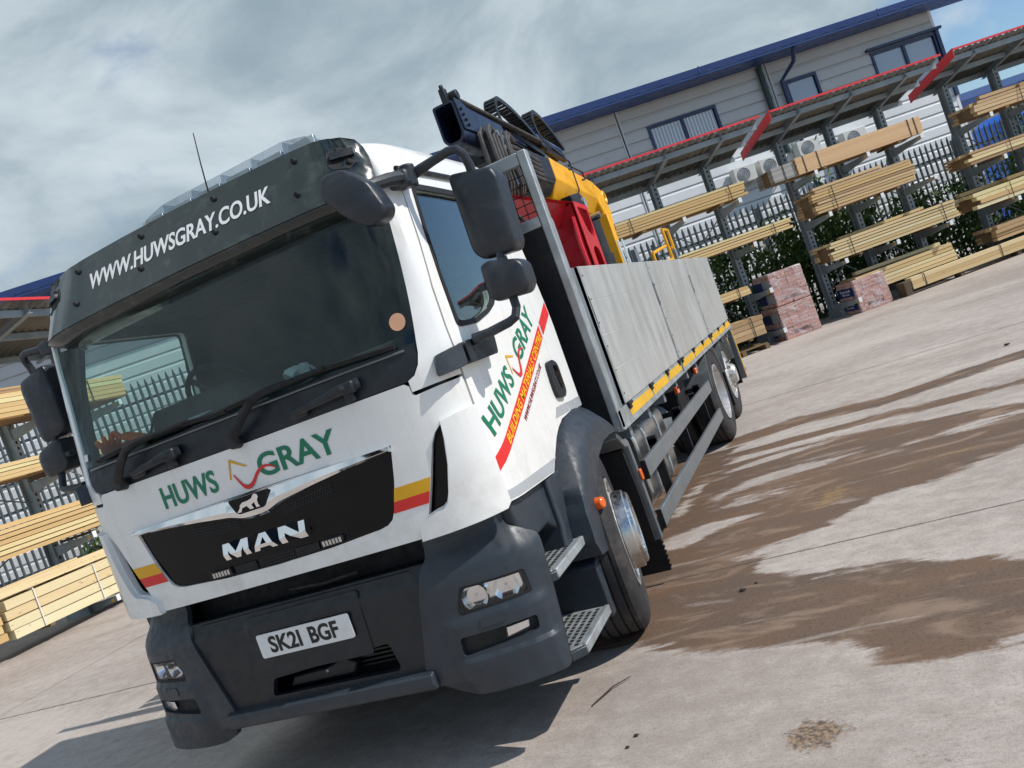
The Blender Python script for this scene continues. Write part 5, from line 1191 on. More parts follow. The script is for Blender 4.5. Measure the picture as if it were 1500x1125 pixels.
mb = MB(); mb.prism([(4.06, 2.75), (4.42, 2.80), (4.58, 2.72), (4.50, 2.64), (4.30, 2.66), (4.2, 2.60)], 'x', .74, .84); mb.build('control_valve', 'crane_black', TRUCK, bevel=.01)
mb = MB(); mb.cyl((.83, 4.44, 2.70), (.86, 4.44, 2.70), .05, .05, 16); mb.build('gauge', 'galv', TRUCK)
for (a, b) in (((3.95, 3.16), (4.62, 3.13)), ((4.55, 3.08), (5.0, 3.06))):
    mb = MB(); mb.tube([(.80, a[0], a[1]), (.80, b[0], b[1]), (.80, b[0] + .02, b[1] - .07), (.80, b[0] - .12, b[1] - .09)], .009, 6); mb.build('hose_guard', 'crane_black', TRUCK)
mb = MB(); mb.prism([(4.3, 1.09), (5.9, 1.09), (5.9, 1.45), (5.5, 1.65), (4.5, 1.55)], 'x', .45, 1.10); mb.build('crane_base', 'crane_black', TRUCK, bevel=.03)
# guard rail of the operator's stand, behind
mb = MB()
for (p, q) in (((1.16, 5.12, 1.95), (1.16, 5.10, 2.09)), ((1.16, 5.10, 2.09), (1.16, 6.02, 2.17)), ((1.16, 6.22, 1.95), (1.16, 6.16, 2.36)), ((1.16, 6.16, 2.36), (1.16, 6.52, 2.36)), ((1.16, 6.52, 2.36), (1.16, 6.55, 1.95)), ((1.16, 6.52, 2.36), (1.10, 6.95, 2.17)), ((1.16, 6.30, 2.15), (1.10, 6.95, 2.17)), ((1.16, 5.12, 1.98), (1.16, 6.2, 2.02))): mb.tube([p, q], .017, 8)
mb.build('stand_guard_rail', 'crane_yellow', TRUCK)

# ---- red block grab stowed on the bed
GR = thing('block_grab', 'red steel block grab standing on the truck bed behind the mesh headboard', 'grab', (.85, 3.2, 1.09))
mb = MB(); L0 = [(1.00, 2.675), (.955, 2.675), (.86, 2.545), (.84, 2.52), (.82, 2.56), (.90, 2.675)]  # section slanted into an overhang so its face falls in shade
mb.v = [(a - .12, 2.15, b - .055) for a, b in L0] + [(a + .04, 3.25, b - .11) for a, b in L0]; mb.f = [tuple(range(6))[::-1], tuple(range(6, 12))] + [(k, (k + 1) % 6, 6 + (k + 1) % 6, 6 + k) for k in range(6)]
mb.build('top_beam', 'red_steel', GR, bevel=.004)
mb = MB(); mb.prism([(.885, 2.50), (1.04, 2.57), (1.04, 1.10), (.80, 1.10), (.80, 2.40)], 'y', 3.22, 3.25); mb.build('end_plate', 'red_steel', GR, bevel=.004)
col_out = [(3.22, 2.565), (3.60, 2.55), (3.60, 1.10), (3.22, 1.10)]
h1 = rounded([(3.28, 2.525), (3.57, 2.51), (3.56, 2.33), (3.50, 2.28), (3.38, 2.33)], .03); h2 = rounded([(3.34, 2.18), (3.42, 2.215), (3.53, 2.18), (3.55, 1.60), (3.33, 1.60)], .06)
panel('side_frame', col_out, lambda a, b, o: (1.045 + o, a, b), 'red_steel', GR, holes=[h1, h2], thick=.02, step=.08)
mb = MB(); mb.span((.85, 3.58, 1.10), (1.03, 3.60, 2.53)); mb.build('back_plate', 'red_steel', GR)
mb = MB(); mb.span((.86, 3.25, 1.10), (.88, 3.58, 2.50)); mb.build('web_plate', 'red_steel', GR)
mb = MB(); mb.tube([(1.00, 3.22, 2.45), (1.0, 3.18, 2.25), (1.02, 3.18, 1.2)], .02, 8); mb.build('stiffener', 'red_steel', GR)
mb = MB(); mb.prism([(2.20, 2.55), (2.26, 2.55), (2.26, 1.10), (2.20, 1.10)], 'x', .70, .80); mb.build('front_leg', 'red_steel', GR)
mb = MB(); mb.tube([(.78, 2.5, 2.55), (.86, 2.45, 2.47), (.87, 2.55, 2.38), (.80, 2.7, 2.36)], .015, 7); mb.build('grab_hose', 'hose', GR)
# ------------------------------------------------------------------ yard behind: frames of reference
FD = Vector((.87673, .48098, 0)); FN = Vector((-.48098, .87673, 0)); FO = Vector((4.128, 16.316, 0))
MF = Matrix(((FD.x, FN.x, 0, FO.x), (FD.y, FN.y, 0, FO.y), (0, 0, 1, 0), (0, 0, 0, 1)))        # along the building, away from the camera, up
TL = -.028
ML = Matrix(((0, -1, 0, -8.9), (1, 0, 0, 6.0), (TL, 0, 1, 0), (0, 0, 0, 1)))                    # left rack: along y, away (-x), up; the yard falls slightly
class FB(MB):
    """builder that works in a frame and writes world coordinates"""
    def __init__(s, M): super().__init__(); s.M = M
    def build(s, *a, **k):
        s.v = [tuple(s.M @ Vector(q)) for q in s.v]; return super().build(*a, **k)
def fthing(M, name, label, cat, p, group=None):
    return thing(name, label, cat, M @ Vector(p), (0, 0, math.atan2(M[1][0], M[0][0])), group)
_unit = {}
def unit_board(material):
    if material not in _unit:
        mb = MB(); mb.box((0, 0, 0), (1, 1, 1)); o = mb.build('board', material, smooth=False); me = o.data; bpy.data.objects.remove(o); _unit[material] = me
    return _unit[material]
def put_box(name, me, M, c, size, parent, yaw=0., roll=0.):
    o = bpy.data.objects.new(name, me); COL.objects.link(o)
    rot = M.to_3x3().normalized() @ Matrix.Rotation(yaw, 3, 'Z') @ Matrix.Rotation(roll, 3, 'Y')
    put_under(o, parent)
    o.matrix_basis = Matrix.Translation(M @ Vector(c)) @ rot.to_4x4() @ Matrix.Diagonal((*size, 1))
    return o
def pack(M, label, s0, s1, t0, dep, z0, z1, layers, cols, wood, jit=.01, seed=1, straps=(.12, .88), strapm='strap', group=None, bearers=True, loose=0, gap=.004, mixw=None):
    rg = random.Random(seed); e = fthing(M, 'timber_pack', label, 'timber', ((s0 + s1) / 2, t0 + dep / 2, z0), group)
    h = (z1 - z0) / layers; wd = dep / cols
    for i in range(layers):
        for j in range(cols):
            if 0 < j < cols - 1 and i < layers - 1: continue            # hidden heart of the pack
            ja = rg.uniform(-jit, jit); jb = rg.uniform(-jit, jit); dt = rg.uniform(-.4, .4) * min(jit, .02)
            mt = wood if mixw is None or rg.random() < .65 else mixw
            L = (s1 + jb) - (s0 + ja)
            put_box('board', unit_board(mt), M, ((s0 + ja + s1 + jb) / 2, t0 + (j + .5) * wd + dt, z0 + (i + .5) * h), (L, wd - gap, h - gap - rg.uniform(0, .25) * jit), e, yaw=rg.uniform(-1, 1) * min(.004, jit * .2), roll=rg.uniform(-1, 1) * min(.003, jit * .1))
    b = FB(M); b.span((s0 + .05, t0 + .02, z0 + .01), (s1 - .05, t0 + dep - .02, z1 - h)); b.build('pack_core', 'pallet_wood', e)
    for k in range(loose):
        L = (s1 - s0) * rg.uniform(.45, .95); c0 = s0 + rg.uniform(0, (s1 - s0) - L) + L / 2
        put_box('board', unit_board(wood), M, (c0, t0 + rg.uniform(.05, dep - .1), z1 + h * .5 + .004 + .012 * k), (L, wd * .9, h * .9), e, yaw=rg.uniform(-.03, .03), roll=rg.uniform(-.008, .008))
    for f_ in straps:
        s_ = s0 + (s1 - s0) * f_; b = FB(M)
        b.span((s_ - .009, t0 - .008 - jit * .4, z0 - .004), (s_ + .009, t0 - .003 - jit * .4, z1 + .006)); b.span((s_ - .009, t0 - .008, z1 + .002), (s_ + .009, t0 + dep, z1 + .007)); b.build('strap', strapm, e)
    if bearers:
        for f_ in (.2, .8):
            b = FB(M); s_ = s0 + (s1 - s0) * f_; b.span((s_ - .04, t0 + .01, z0 - .045), (s_ + .04, t0 + dep, z0 - .002)); b.build('bearer', 'pallet_wood', e)
    return e
def ibeam(b, p, q, w_, h, th, side=Vector((1, 0, 0))):
    """H-section between p and q; side = flange direction"""
    p, q = Vector(p), Vector(q); d = (q - p).normalized(); side = (side - d * side.dot(d)).normalized(); up = d.cross(side)
    def bar(c, a, c2):
        vs = []
        for e_ in (p, q):
            for x, y in ((-a, -c2), (a, -c2), (a, c2), (-a, c2)): vs.append(e_ + side * x + up * (y + c))
        b.add(vs, [(0, 1, 2, 3), (4, 7, 6, 5), (0, 4, 5, 1), (1, 5, 6, 2), (2, 6, 7, 3), (3, 7, 4, 0)])
    bar(-h / 2, w_ / 2, th / 2); bar(h / 2, w_ / 2, th / 2)
    vs = []
    for e_ in (p, q):
        for x, y in ((-th / 2, -h / 2), (th / 2, -h / 2), (th / 2, h / 2), (-th / 2, h / 2)): vs.append(e_ + side * x + up * y)
    b.add(vs, [(0, 1, 2, 3), (4, 7, 6, 5), (0, 4, 5, 1), (1, 5, 6, 2), (2, 6, 7, 3), (3, 7, 4, 0)])
def rack(M, label, posts, levels, c0, c1, tf, zf, tb, zb, tp=1.2, ztop=4.02, tip=.06, group='cantilever timber racks', end_red=True):
    e = fthing(M, 'timber_rack', label, 'rack', ((c0 + c1) / 2, tp, 0), group)
    for s_ in posts:
        b = FB(M); ibeam(b, (s_, tp, -.3), (s_, tp, ztop + .05), .13, .20, .014, Vector((1, 0, 0))); po = b.build('post', 'rack_steel', e)
        b = FB(M)
        for k in range(int(ztop / .10)): b.box((s_, tp - .1085, .15 + k * .10), (.035, .002, .05))
        o = b.build('bolt_holes', 'black_matt', po, smooth=False); o['kind'] = 'stuff'
        b = FB(M); b.span((s_ - .08, tp - .40, -.1), (s_ + .08, tp + .15, .16)); b.build('foot_beam', 'rack_steel', po)
        for z in levels:
            b = FB(M); b.add([(s_ + sx_ * .035, tp - .10, z - .17) for sx_ in (-1, 1)] + [(s_ + sx_ * .035, tp - .10, z) for sx_ in (-1, 1)] + [(s_ + sx_ * .035, tip, z - .06) for sx_ in (-1, 1)] + [(s_ + sx_ * .035, tip, z) for sx_ in (-1, 1)], [(0, 1, 3, 2), (4, 6, 7, 5), (0, 4, 5, 1), (2, 3, 7, 6), (0, 2, 6, 4), (1, 5, 7, 3)]); ar_ = b.build('arm', 'rack_steel', e)
            b = FB(M); b.span((s_ - .036, tip - .012, z - .065), (s_ + .036, tip - .001, z + .035)); b.build('arm_stop', 'white_frame', ar_)
            b = FB(M); b.span((s_ - .0375, tip + .06, z - .055), (s_ - .0355, tip + .12, z - .015)); b.build('load_tag', 'yellow_strip', ar_)
        b = FB(M); ibeam(b, (s_, tb + .02, zb - .10), (s_, tf + .12, zf - .13), .09, .13, .010, Vector((1, 0, 0))); b.build('canopy_rafter', 'rack_steel', e)
    for a, c in zip(posts[:-1], posts[1:]):
        b = FB(M)
        for (p, q) in (((a, 2.05), (c, 2.95)), ((a, 2.95), (c, 2.05)), ((a, .5), (c, 1.6)), ((a, 1.6), (c, .5))): b.tube([(p[0], tp + .06, p[1]), (q[0], tp + .06, q[1])], .014, 5)
        b.build('cross_brace', 'rack_steel', e)
    # corrugated canopy sheets, purlins and red edge trims
    nb = max(1, int(round((c1 - c0) / 1.0))); pw = (c1 - c0) / nb
    for k in range(nb):
        b = FB(M); x0 = c0 + k * pw; n = 24; vs = []
        for i in range(n + 1):
            s_ = x0 + pw * i / n; ph = (s_ / .15) % 1.0; hh = .035 * min(1, max(0, (abs(ph - .5) * 2 - .35) / .2))
            for (t_, z_) in ((tf, zf), (tb, zb)): vs.append((s_, t_, z_ - .045 + hh))
        b.add(vs, [(2 * i, 2 * i + 2, 2 * i + 3, 2 * i + 1) for i in range(n)]); b.build('canopy_sheet', 'shed_roof', e, solid=.004, angle=20)
    for f_ in (.12, .5, .93):
        t_ = tf + (tb - tf) * f_; z_ = zf + (zb - zf) * f_ - .075; b = FB(M); b.span((c0 + .02, t_ - .03, z_ - .085), (c1 - .02, t_ + .03, z_ + .02)); b.build('purlin', 'rack_steel', e)
    b = FB(M); b.span((c0, tf - .03, zf - .022), (c1, tf - .004, zf + .02)); b.build('front_trim', 'red_trim', e)
    if end_red:
        for sgn, s_ in ((-1, c0),):
            b = FB(M); o_ = sgn * .02; b.add([(s_ + x, t_, z_ + dz) for x in ((-.004 + o_, .012 + o_)) for (t_, z_, dz) in ((tf - .02, zf, -.16), (tf - .02, zf, .03), (tb, zb, .03), (tb, zb, -.16))], [(0, 1, 2, 3), (4, 7, 6, 5), (0, 4, 5, 1), (1, 5, 6, 2), (2, 6, 7, 3), (3, 7, 4, 0)]); b.build('end_trim', 'red_trim', e)
    return e

rack(MF, 'grey steel timber rack with red-edged canopy, standing behind the truck crane', [-5.75, -4.18, -2.93], [3.07, 2.12, 1.12, .25], -6.25, -2.10, -.2, 4.50, 1.5, 4.15)
rack(MF, 'grey steel timber rack under the middle canopy, above the wrapped bricks', [-1.16, .07, 1.35], [3.10, 2.19, 1.16, .30], -1.85, 2.13, -.2, 4.52, 1.5, 4.14)
rack(MF, 'grey steel timber rack at the far right edge with open sky behind', [3.04, 4.35, 5.70], [3.05, 2.10, 1.16, .37], 2.44, 6.60, -.2, 4.54, 1.5, 4.15)
rack(ML, 'grey steel timber rack on the left, in front of the mirror', [-3.4, -1.9, .72, 2.15], [3.27, 2.36, 1.25, .17], -4.6, 2.75, -.5, 5.02, 1.5, 4.62, tp=1.0, ztop=4.5, tip=.0, end_red=True)

PG = 'packs of sawn timber on the racks'
pack(MF, 'golden timber pack on the top arms just right of the yellow crane', -5.62, -2.72, .10, .80, 3.125, 3.42, 5, 6, 'wood_gold', .05, 1, group=PG)
pack(MF, 'golden timber pack one level above the truck dropside, left of the wrapped bricks', -5.10, -2.05, .10, .80, 2.175, 2.40, 4, 6, 'wood_gold', .05, 2, straps=(.88,), group=PG)
pack(MF, 'short timber pack low behind the truck tail, upper of two', -5.0, -3.34, .10, .75, 1.175, 1.36, 3, 6, 'wood_gold', .02, 3, straps=(.85,), group=PG)
pack(MF, 'lowest timber pack behind the truck tail, beside the brick stack', -5.2, -3.28, .10, .75, .305, .71, 4, 5, 'wood_brown', .03, 4, straps=(.86,), group=PG)
pack(MF, 'planed pale boards with white ends on the top arms of the middle rack', -1.50, 1.46, .10, .80, 3.15, 3.50, 11, 4, 'wood_planed', .004, 5, straps=(.06, .17, .90, .95), group=PG, gap=.0025)
pack(MF, 'grey weathered boards sticking out left of the planed pale boards', -2.05, -1.525, .14, .74, 3.15, 3.46, 11, 4, 'wood_grey', .006, 6, straps=(.5,), group=PG, bearers=False)
pack(MF, 'rough brown timber pack of uneven layers in the middle rack', -1.37, .98, .10, .82, 2.245, 2.72, 8, 6, 'wood_brown', .06, 7, straps=(.18,), group=PG, loose=2, mixw='wood_gold')
pack(MF, 'pale striped timber pack on the lower arms of the middle rack', -1.36, 1.58, .10, .82, 1.215, 1.60, 6, 6, 'wood_pale', .06, 8, straps=(.15, .9), group=PG, loose=1)
pack(MF, 'low pale timber pack behind the single wrapped brick pallet', -.95, 1.40, .28, .75, .355, .74, 5, 5, 'wood_pale', .05, 9, straps=(), group=PG, loose=2)
pack(MF, 'long pale timber bundle lying on the ground at the yard edge', 0.02, 5.2, 0., .22, .095, .35, 3, 2, 'wood_pale', .01, 10, straps=(.06, .42, .75), group=PG, bearers=False)
pack(MF, 'brown-ended timber pack on the top arms at the right edge', 2.78, 6.4, .10, .80, 3.10, 3.40, 4, 6, 'wood_brown', .07, 11, straps=(.3,), group=PG, loose=2)
pack(MF, 'brown-ended timber pack on the second arms at the right edge', 2.26, 6.2, .10, .80, 2.15, 2.42, 4, 6, 'wood_brown', .08, 12, straps=(.25,), group=PG, loose=1, mixw='wood_gold')
pack(MF, 'yellowish timber pack on the third arms at the right edge', 2.12, 6.2, .10, .80, 1.21, 1.56, 4, 5, 'wood_gold', .09, 13, straps=(.2,), group=PG, loose=2, mixw='wood_pale')
pack(MF, 'dark-ended timber pack on the lowest arms at the right edge', 2.36, 6.2, .14, .75, .42, .74, 4, 5, 'wood_brown', .06, 14, straps=(), group=PG)
pack(ML, 'golden timber pack on the top arms behind the left mirror', -2.6, 2.38, .0, .85, 3.33, 3.70, 5, 5, 'wood_gold', .02, 15, straps=(.42, .85), group=PG, loose=0)
pack(ML, 'brown boards lying on top of the golden pack behind the left mirror', -2.5, 1.5, .06, .72, 3.705, 3.80, 2, 4, 'wood_brown', .03, 16, straps=(), group=PG, bearers=False)
pack(ML, 'golden timber pack on the second arms behind the left lower mirror', -2.6, 1.6, .0, .85, 2.42, 2.66, 4, 5, 'wood_gold', .02, 17, straps=(.42,), strapm='strap_white', group=PG)
pack(ML, 'golden timber boards stacked in two uneven layers left of the cab', -2.9, 1.7, .0, .80, 1.31, 1.74, 6, 5, 'wood_gold', .07, 18, straps=(), group=PG, loose=1, mixw='wood_brown')
pack(ML, 'thick pale timber beams on the lowest arms left of the bumper', -1.05, 1.9, .0, .80, .225, .80, 4, 4, 'wood_pale', .03, 19, straps=(.16, .52), strapm='strap_white', group=PG, loose=3, gap=.012)
pack(ML, 'dark end of a timber stack at the lower left photo edge', -2.9, -1.12, .06, .74, .225, .70, 4, 4, 'wood_gold', .04, 20, straps=(), group=PG)
b = FB(MF); b.span((-.16, .02, .0), (.012, .30, .30)); tag(b.build('timber_block', 'bark', None, bevel=.01), 'dark timber block at the left end of the long ground bundle', 'block')
for s_ in (1.2, 2.6, 4.0):
    b = FB(MF); b.span((s_ - .05, .02, .0), (s_ + .05, .24, .092)); tag(b.build('timber_bearer', 'bark', None), {1.2: 'dark bearer under the long pale ground bundle, nearest its left end', 2.6: 'dark bearer under the long pale ground bundle, middle one', 4.0: 'dark bearer under the long pale ground bundle, rightmost one'}[s_], 'bearer', 'bearers under the ground bundle')
b = FB(MF)
for t_ in (0.0, .35, .7): b.span((-4.6, t_ + .1, .10), (-3.35, t_ + .2, .125))
for s_ in (-4.55, -3.95, -3.42): b.span((s_, .1, 0), (s_ + .09, .9, .098))
tag(b.build('wooden_pallet', 'pallet_wood', None), 'flat wooden pallet on the ground by the truck tail', 'pallet')

# ---- wrapped brick packs
def brick_pack(label, s0, t0, z0, wd, dp, ht, seed, text):
    rg = random.Random(seed); e = fthing(MF, 'brick_pack', label, 'bricks', (s0 + wd / 2, t0 + dp / 2, z0), 'wrapped brick packs')
    b = FB(MF); b.span((s0 + .03, t0 + .03, z0 + .01), (s0 + wd - .03, t0 + dp - .03, z0 + ht - .07)); b.build('pack_core', 'brick_core', e)
    rows = 9; rh = ht / rows; nf = 4; ns = 4
    for i in range(rows):
        for j in range(nf):
            if i in (1,) and j in (1, 2): continue                      # fork slots
            put_box('brick', unit_board('brick'), MF, (s0 + (j + .5) * wd / nf, t0 + .05 + rg.uniform(-.008, .008), z0 + (i + .5) * rh), (wd / nf - .008, .10, rh - .006), e)
        for j in range(1, ns):
            put_box('brick', unit_board('brick'), MF, (s0 + .05 + rg.uniform(-.006, .006), t0 + (j + .5) * dp / ns, z0 + (i + .5) * rh), (.10, dp / ns - .008, rh - .006), e)
    for j in range(nf):
        for k in range(1, 4):
            put_box('brick', unit_board('brick'), MF, (s0 + (j + .5) * wd / nf, t0 + (k + .5) * dp / ns, z0 + ht - rh * .5), (wd / nf - .008, dp / ns - .008, rh - .006), e)
    b = FB(MF); c = ((s0 + wd / 2), t0 + dp / 2, z0 + ht / 2 + .004); b.box(c, (wd + .022, dp + .022, ht + .006)); o = b.build('plastic_wrap', 'plastic_wrap', e, bevel=.03, seg=3)
    for i, zc in enumerate((.12, .55)):
        zz0 = z0 + ht * zc; zz1 = zz0 + ht * .27
        b = FB(MF); b.span((s0 - .018, t0 + .06, zz0), (s0 - .0145, t0 + dp * .98, zz1)); lb_ = b.build('printed_band', 'label_blue', e)
        if not text: b = FB(MF); b.span((s0 - .0215, t0 + .03, zz0), (s0 - .0185, t0 + dp * .45, zz1)); b.build('grey_band', 'label_grey', lb_)
        else:
            pl = lambda a, bb, o_, zz=zz0: MF @ Vector((s0 - .0182 - o_, t0 + dp * .80 - a, zz + .035 + bb))
            lettering('band_text', 'Ibstock', lambda a, bb, o_: pl(a, bb + .068, o_), 'white_print', lb_, .40, .055, off=.001)
            lettering('band_text', 'Brick', lambda a, bb, o_: pl(a + .06, bb, o_), 'white_print', lb_, .28, .050, off=.001)
mat('brick_core', srgb(140, 96, 84), .85)
brick_pack('lower pack of the two-high wrapped pink brick stack', -2.86, .24, .0, .80, .80, .71, 1, False)
brick_pack('upper pack of the two-high wrapped pink brick stack', -2.82, .25, .725, .76, .78, .70, 2, False)
brick_pack('single wrapped brick pack with dark blue bands, right of the tall stack', -1.12, .20, .0, .74, .70, .69, 3, True)

# ---- warehouse building
WH = fthing(MF, 'warehouse', 'long grey clad warehouse with dark blue eaves and blue framed windows', 'building', (-9, 4.5, 0))
mat('cladding_white', (.74, .76, .77), .4, var=.03, vscale=.7, dirt=(.55, .55, .53), dirt_amt=.25, dscale=.8)
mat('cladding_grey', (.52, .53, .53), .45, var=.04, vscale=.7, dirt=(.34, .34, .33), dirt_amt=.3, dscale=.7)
WT = 4.5
wins = [(-2.56, -.62, 4.80, 6.0), (1.39, 2.32, 4.80, 6.0), (3.96, 5.93, 4.80, 6.0)]
joints = [-26, -19.5, -14.6, -9.0, -3.25, 1.02, 6.0]
ph = .30
def wall_rows():
    meshes = {}
    for i in range(23):
        z = -.3 + i * ph; z1 = min(z + ph, 6.68)
        for a, c in zip(joints[:-1], joints[1:]):
            segs = [(a + .02, c - .02)]
            for (w0, w1, v0, v1) in wins:
                if v0 + .02 < z + ph and v1 - .02 > z:
                    ns_ = []
                    for (p, q) in segs:
                        if w0 >= q or w1 <= p: ns_.append((p, q)); continue
                        if w0 > p: ns_.append((p, w0))
                        if w1 < q: ns_.append((w1, q))
                    segs = ns_
            for (p, q) in segs:
                if q - p < .03: continue
                pr = [(z + .004, 0), (z + .03, -.028), (z1 - .055, -.028), (z1 - .035, -.010), (z1 - .004, -.010), (z1 - .004, .02), (z + .004, .02)]
                b = FB(MF); n = len(pr); b.add([(p, WT + t_, z_) for z_, t_ in pr] + [(q, WT + t_, z_) for z_, t_ in pr], [tuple(range(n)), tuple(range(n, 2 * n))[::-1]] + [(k, n + k, n + (k + 1) % n, (k + 1) % n) for k in range(n)])
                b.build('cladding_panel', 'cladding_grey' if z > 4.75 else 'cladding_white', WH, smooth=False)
wall_rows()
b = FB(MF); b.span((-26, WT + .022, -.3), (5.98, WT + .30, 4.93)); b.span((-26, WT + .25, 4.93), (5.98, WT + .30, 6.66)); b.build('inner_wall', 'cab_inside', WH)
b = FB(MF); b.span((5.94, WT - .035, -.3), (6.02, WT + 12, 6.62)); b.build('gable_wall', 'cladding_white', WH)
for s_ in joints[1:-1]:
    for k in (-.05, .03):
        b = FB(MF); b.span((s_ + k, WT - .045, -.2), (s_ + k + .03, WT - .005, 6.6)); b.build('joint_strip', 'cladding', WH)
b = FB(MF); b.add([(s_, t_, z_) for s_ in (-28, 7.3) for (t_, z_) in ((3.58, 6.66), (3.54, 6.80), (3.62, 6.825), (16, 8.9), (16, 8.7))], [(0, 1, 2, 3, 4), (5, 9, 8, 7, 6), (0, 5, 6, 1), (1, 6, 7, 2), (2, 7, 8, 3), (0, 4, 9, 5), (3, 8, 9, 4)]); b.build('roof', 'eave_blue', WH)
b = FB(MF); b.span((-28, 3.60, 6.60), (7.2, WT + .1, 6.655)); b.build('soffit', 'eave_blue', WH)
for s_ in (-12.0, -1.15, 3.9):
    b = FB(MF); b.span((s_, 3.555, 6.655), (s_ + .02, 3.60, 6.83)); b.build('fascia_joint', 'plate_blue', WH)
for wi, (w0, w1, v0, v1) in enumerate(wins):
    b = FB(MF)
    for (p, q) in (((w0, v0), (w0 + .07, v1)), ((w1 - .07, v0), (w1, v1)), ((w0 + .071, v1 - .08), (w1 - .071, v1)), ((w0 + .071, v0), (w1 - .071, v0 + .07))): b.span((p[0], WT - .06, p[1]), (q[0], WT + .06, q[1]))
    fr_ = b.build('window', 'frame_blue', WH)
    ms = [w0 + .07, w1 - .07] if wi == 1 else [w0 + .07, (w0 + w1) / 2, w1 - .07]
    for p, q in zip(ms[:-1], ms[1:]):
        b = FB(MF); b.span((p + .02, WT + .0, v0 + .071), (q - .02, WT + .012, v1 - .081)); b.build('pane', 'window_pane', fr_)
        if wi == 0:
            for k in range(9):
                u_ = p + .05 + (q - p - .1) * k / 8.6; b = FB(MF); b.span((u_, WT - .006, v0 + .08), (u_ + .035, WT - .002, v1 - .09)); b.build('blind_slat', 'white_frame', fr_)
    if wi != 1:
        m_ = (w0 + w1) / 2; b = FB(MF); b.span((m_ - .04, WT - .05, v0 + .071), (m_ + .04, WT + .05, v1 - .081)); b.build('mullion', 'frame_blue', fr_)
b = FB(MF); b.span((3.85, WT - .16, 6.03), (6.1, WT - .03, 6.10)); b.build('window_hood', 'frame_blue', WH)
b = FB(MF); b.span((5.93, WT - .10, 4.2), (6.03, WT + .02, 6.05)); b.build('corner_strip', 'frame_blue', WH)
b = FB(MF); b.cyl((.80, WT - .12, 4.2), (.80, WT - .12, 6.55), .075, .075, 14); b.build('drainpipe', 'dark_green_pipe', WH)
b = FB(MF); b.tube([(1.52, WT - .75, 6.60), (1.50, WT - .60, 6.30), (1.30, WT - .12, 6.02), (1.28, WT - .1, 3.0)], .055, 10); b.build('drainpipe', 'frame_blue', WH)
b = FB(MF); b.tube([(-4.62 + .03 * math.cos(k * .63), WT - .06, 4.42 + .06 * math.sin(k * .63)) for k in range(11)], .008, 6); b.build('cable_coil', 'hose', WH)
def aircon(label, s_, z_, w_=.66, h_=.42):
    e = fthing(MF, 'air_conditioner', label, 'air conditioner', (s_ + w_ / 2, WT - .25, z_), 'air conditioning units on the wall')
    b = FB(MF); b.span((s_, WT - .36, z_), (s_ + w_, WT - .07, z_ + h_)); b.build('casing', 'ac_body', e, bevel=.012)
    cx_, cz_ = s_ + w_ * .42, z_ + h_ * .5
    b = FB(MF); b.cyl((cx_, WT - .361, cz_), (cx_, WT - .372, cz_), h_ * .42, h_ * .42, 28); b.build('fan_guard', 'galv_dull', e)
    b = FB(MF)
    for k in range(4): b.tube([(cx_ + h_ * (.1 + .1 * k) * math.cos(a * .2618), WT - .376, cz_ + h_ * (.1 + .1 * k) * math.sin(a * .2618)) for a in range(25)], .005, 4)
    b.build('fan_rings', 'ac_body', e)
    b = FB(MF)
    for x in (s_ + .08, s_ + w_ - .1): b.span((x, WT - .40, z_ - .035), (x + .03, WT - .04, z_ - .002)); b.add([(x, WT - .04, z_ - .22), (x + .03, WT - .04, z_ - .22), (x, WT - .04, z_ - .18), (x + .03, WT - .04, z_ - .18), (x, WT - .34, z_ - .036), (x + .03, WT - .34, z_ - .036), (x, WT - .38, z_ - .036), (x + .03, WT - .38, z_ - .036)], [(0, 1, 5, 4), (2, 6, 7, 3), (0, 4, 6, 2), (1, 3, 7, 5)])
    b.build('wall_bracket', 'white_frame', e)
aircon('pale air conditioner unit, leftmost under the middle canopy', -.90, 3.80, .60)
aircon('pale air conditioner unit, second from the left beside the rack post', -.16, 3.80, .64)
aircon('pale air conditioner unit partly behind the grey weathered boards', .98, 3.92, .64)
aircon('pale air conditioner unit above the planed pale boards', 2.28, 3.78, .66)

# ---- palisade fence
FE = fthing(MF, 'palisade_fence', 'grey steel palisade fence between the racks and the warehouse', 'fence', (-4, 3.0, 0))
FH = 3.12
b = FB(MF); w_ = .034
pale_pts = [(-w_, 0), (-w_ * .4, -.022), (w_ * .4, -.022), (w_, 0)]
pm = MB(); pm.v = [(x, y, 0) for x, y in pale_pts] + [(x, y, FH - .10) for x, y in pale_pts] + [(-w_ * .2, -.016, FH), (w_ * .2, -.016, FH)]
pm.f = [(0, 1, 5, 4), (1, 2, 6, 5), (2, 3, 7, 6), (4, 5, 8), (5, 6, 9, 8), (6, 7, 9)]
po_ = pm.build('pale', 'fence', None, smooth=False, solid=.003, recalc=False); pale_me = po_.data; bpy.data.objects.remove(po_)
k = 0; s_ = -21.0
while s_ < 13.5:
    o = bpy.data.objects.new('pale', pale_me); COL.objects.link(o); put_under(o, FE)
    o.matrix_basis = MF @ Matrix.Translation((s_, 2.96, 0)) @ Matrix.Diagonal((1, 1, 1.25 if s_ < -9 else 1.0, 1)); s_ += .155; k += 1
for z in (.45, 1.55, 2.65):
    b = FB(MF); b.span((-21, 2.964, z * 1.25 + .12), (-9, 3.009, z * 1.25 + .18)); b.build('rail', 'fence', FE)
    b = FB(MF); b.span((-21, 2.965, z), (13.5, 3.01, z + .06)); b.build('rail', 'fence', FE)
for q in range(13):
    b = FB(MF); b.span((-20.5 + q * 2.75, 3.012, -.2), (-20.5 + q * 2.75 + .10, 3.08, 3.0)); b.build('fence_post', 'fence', FE)

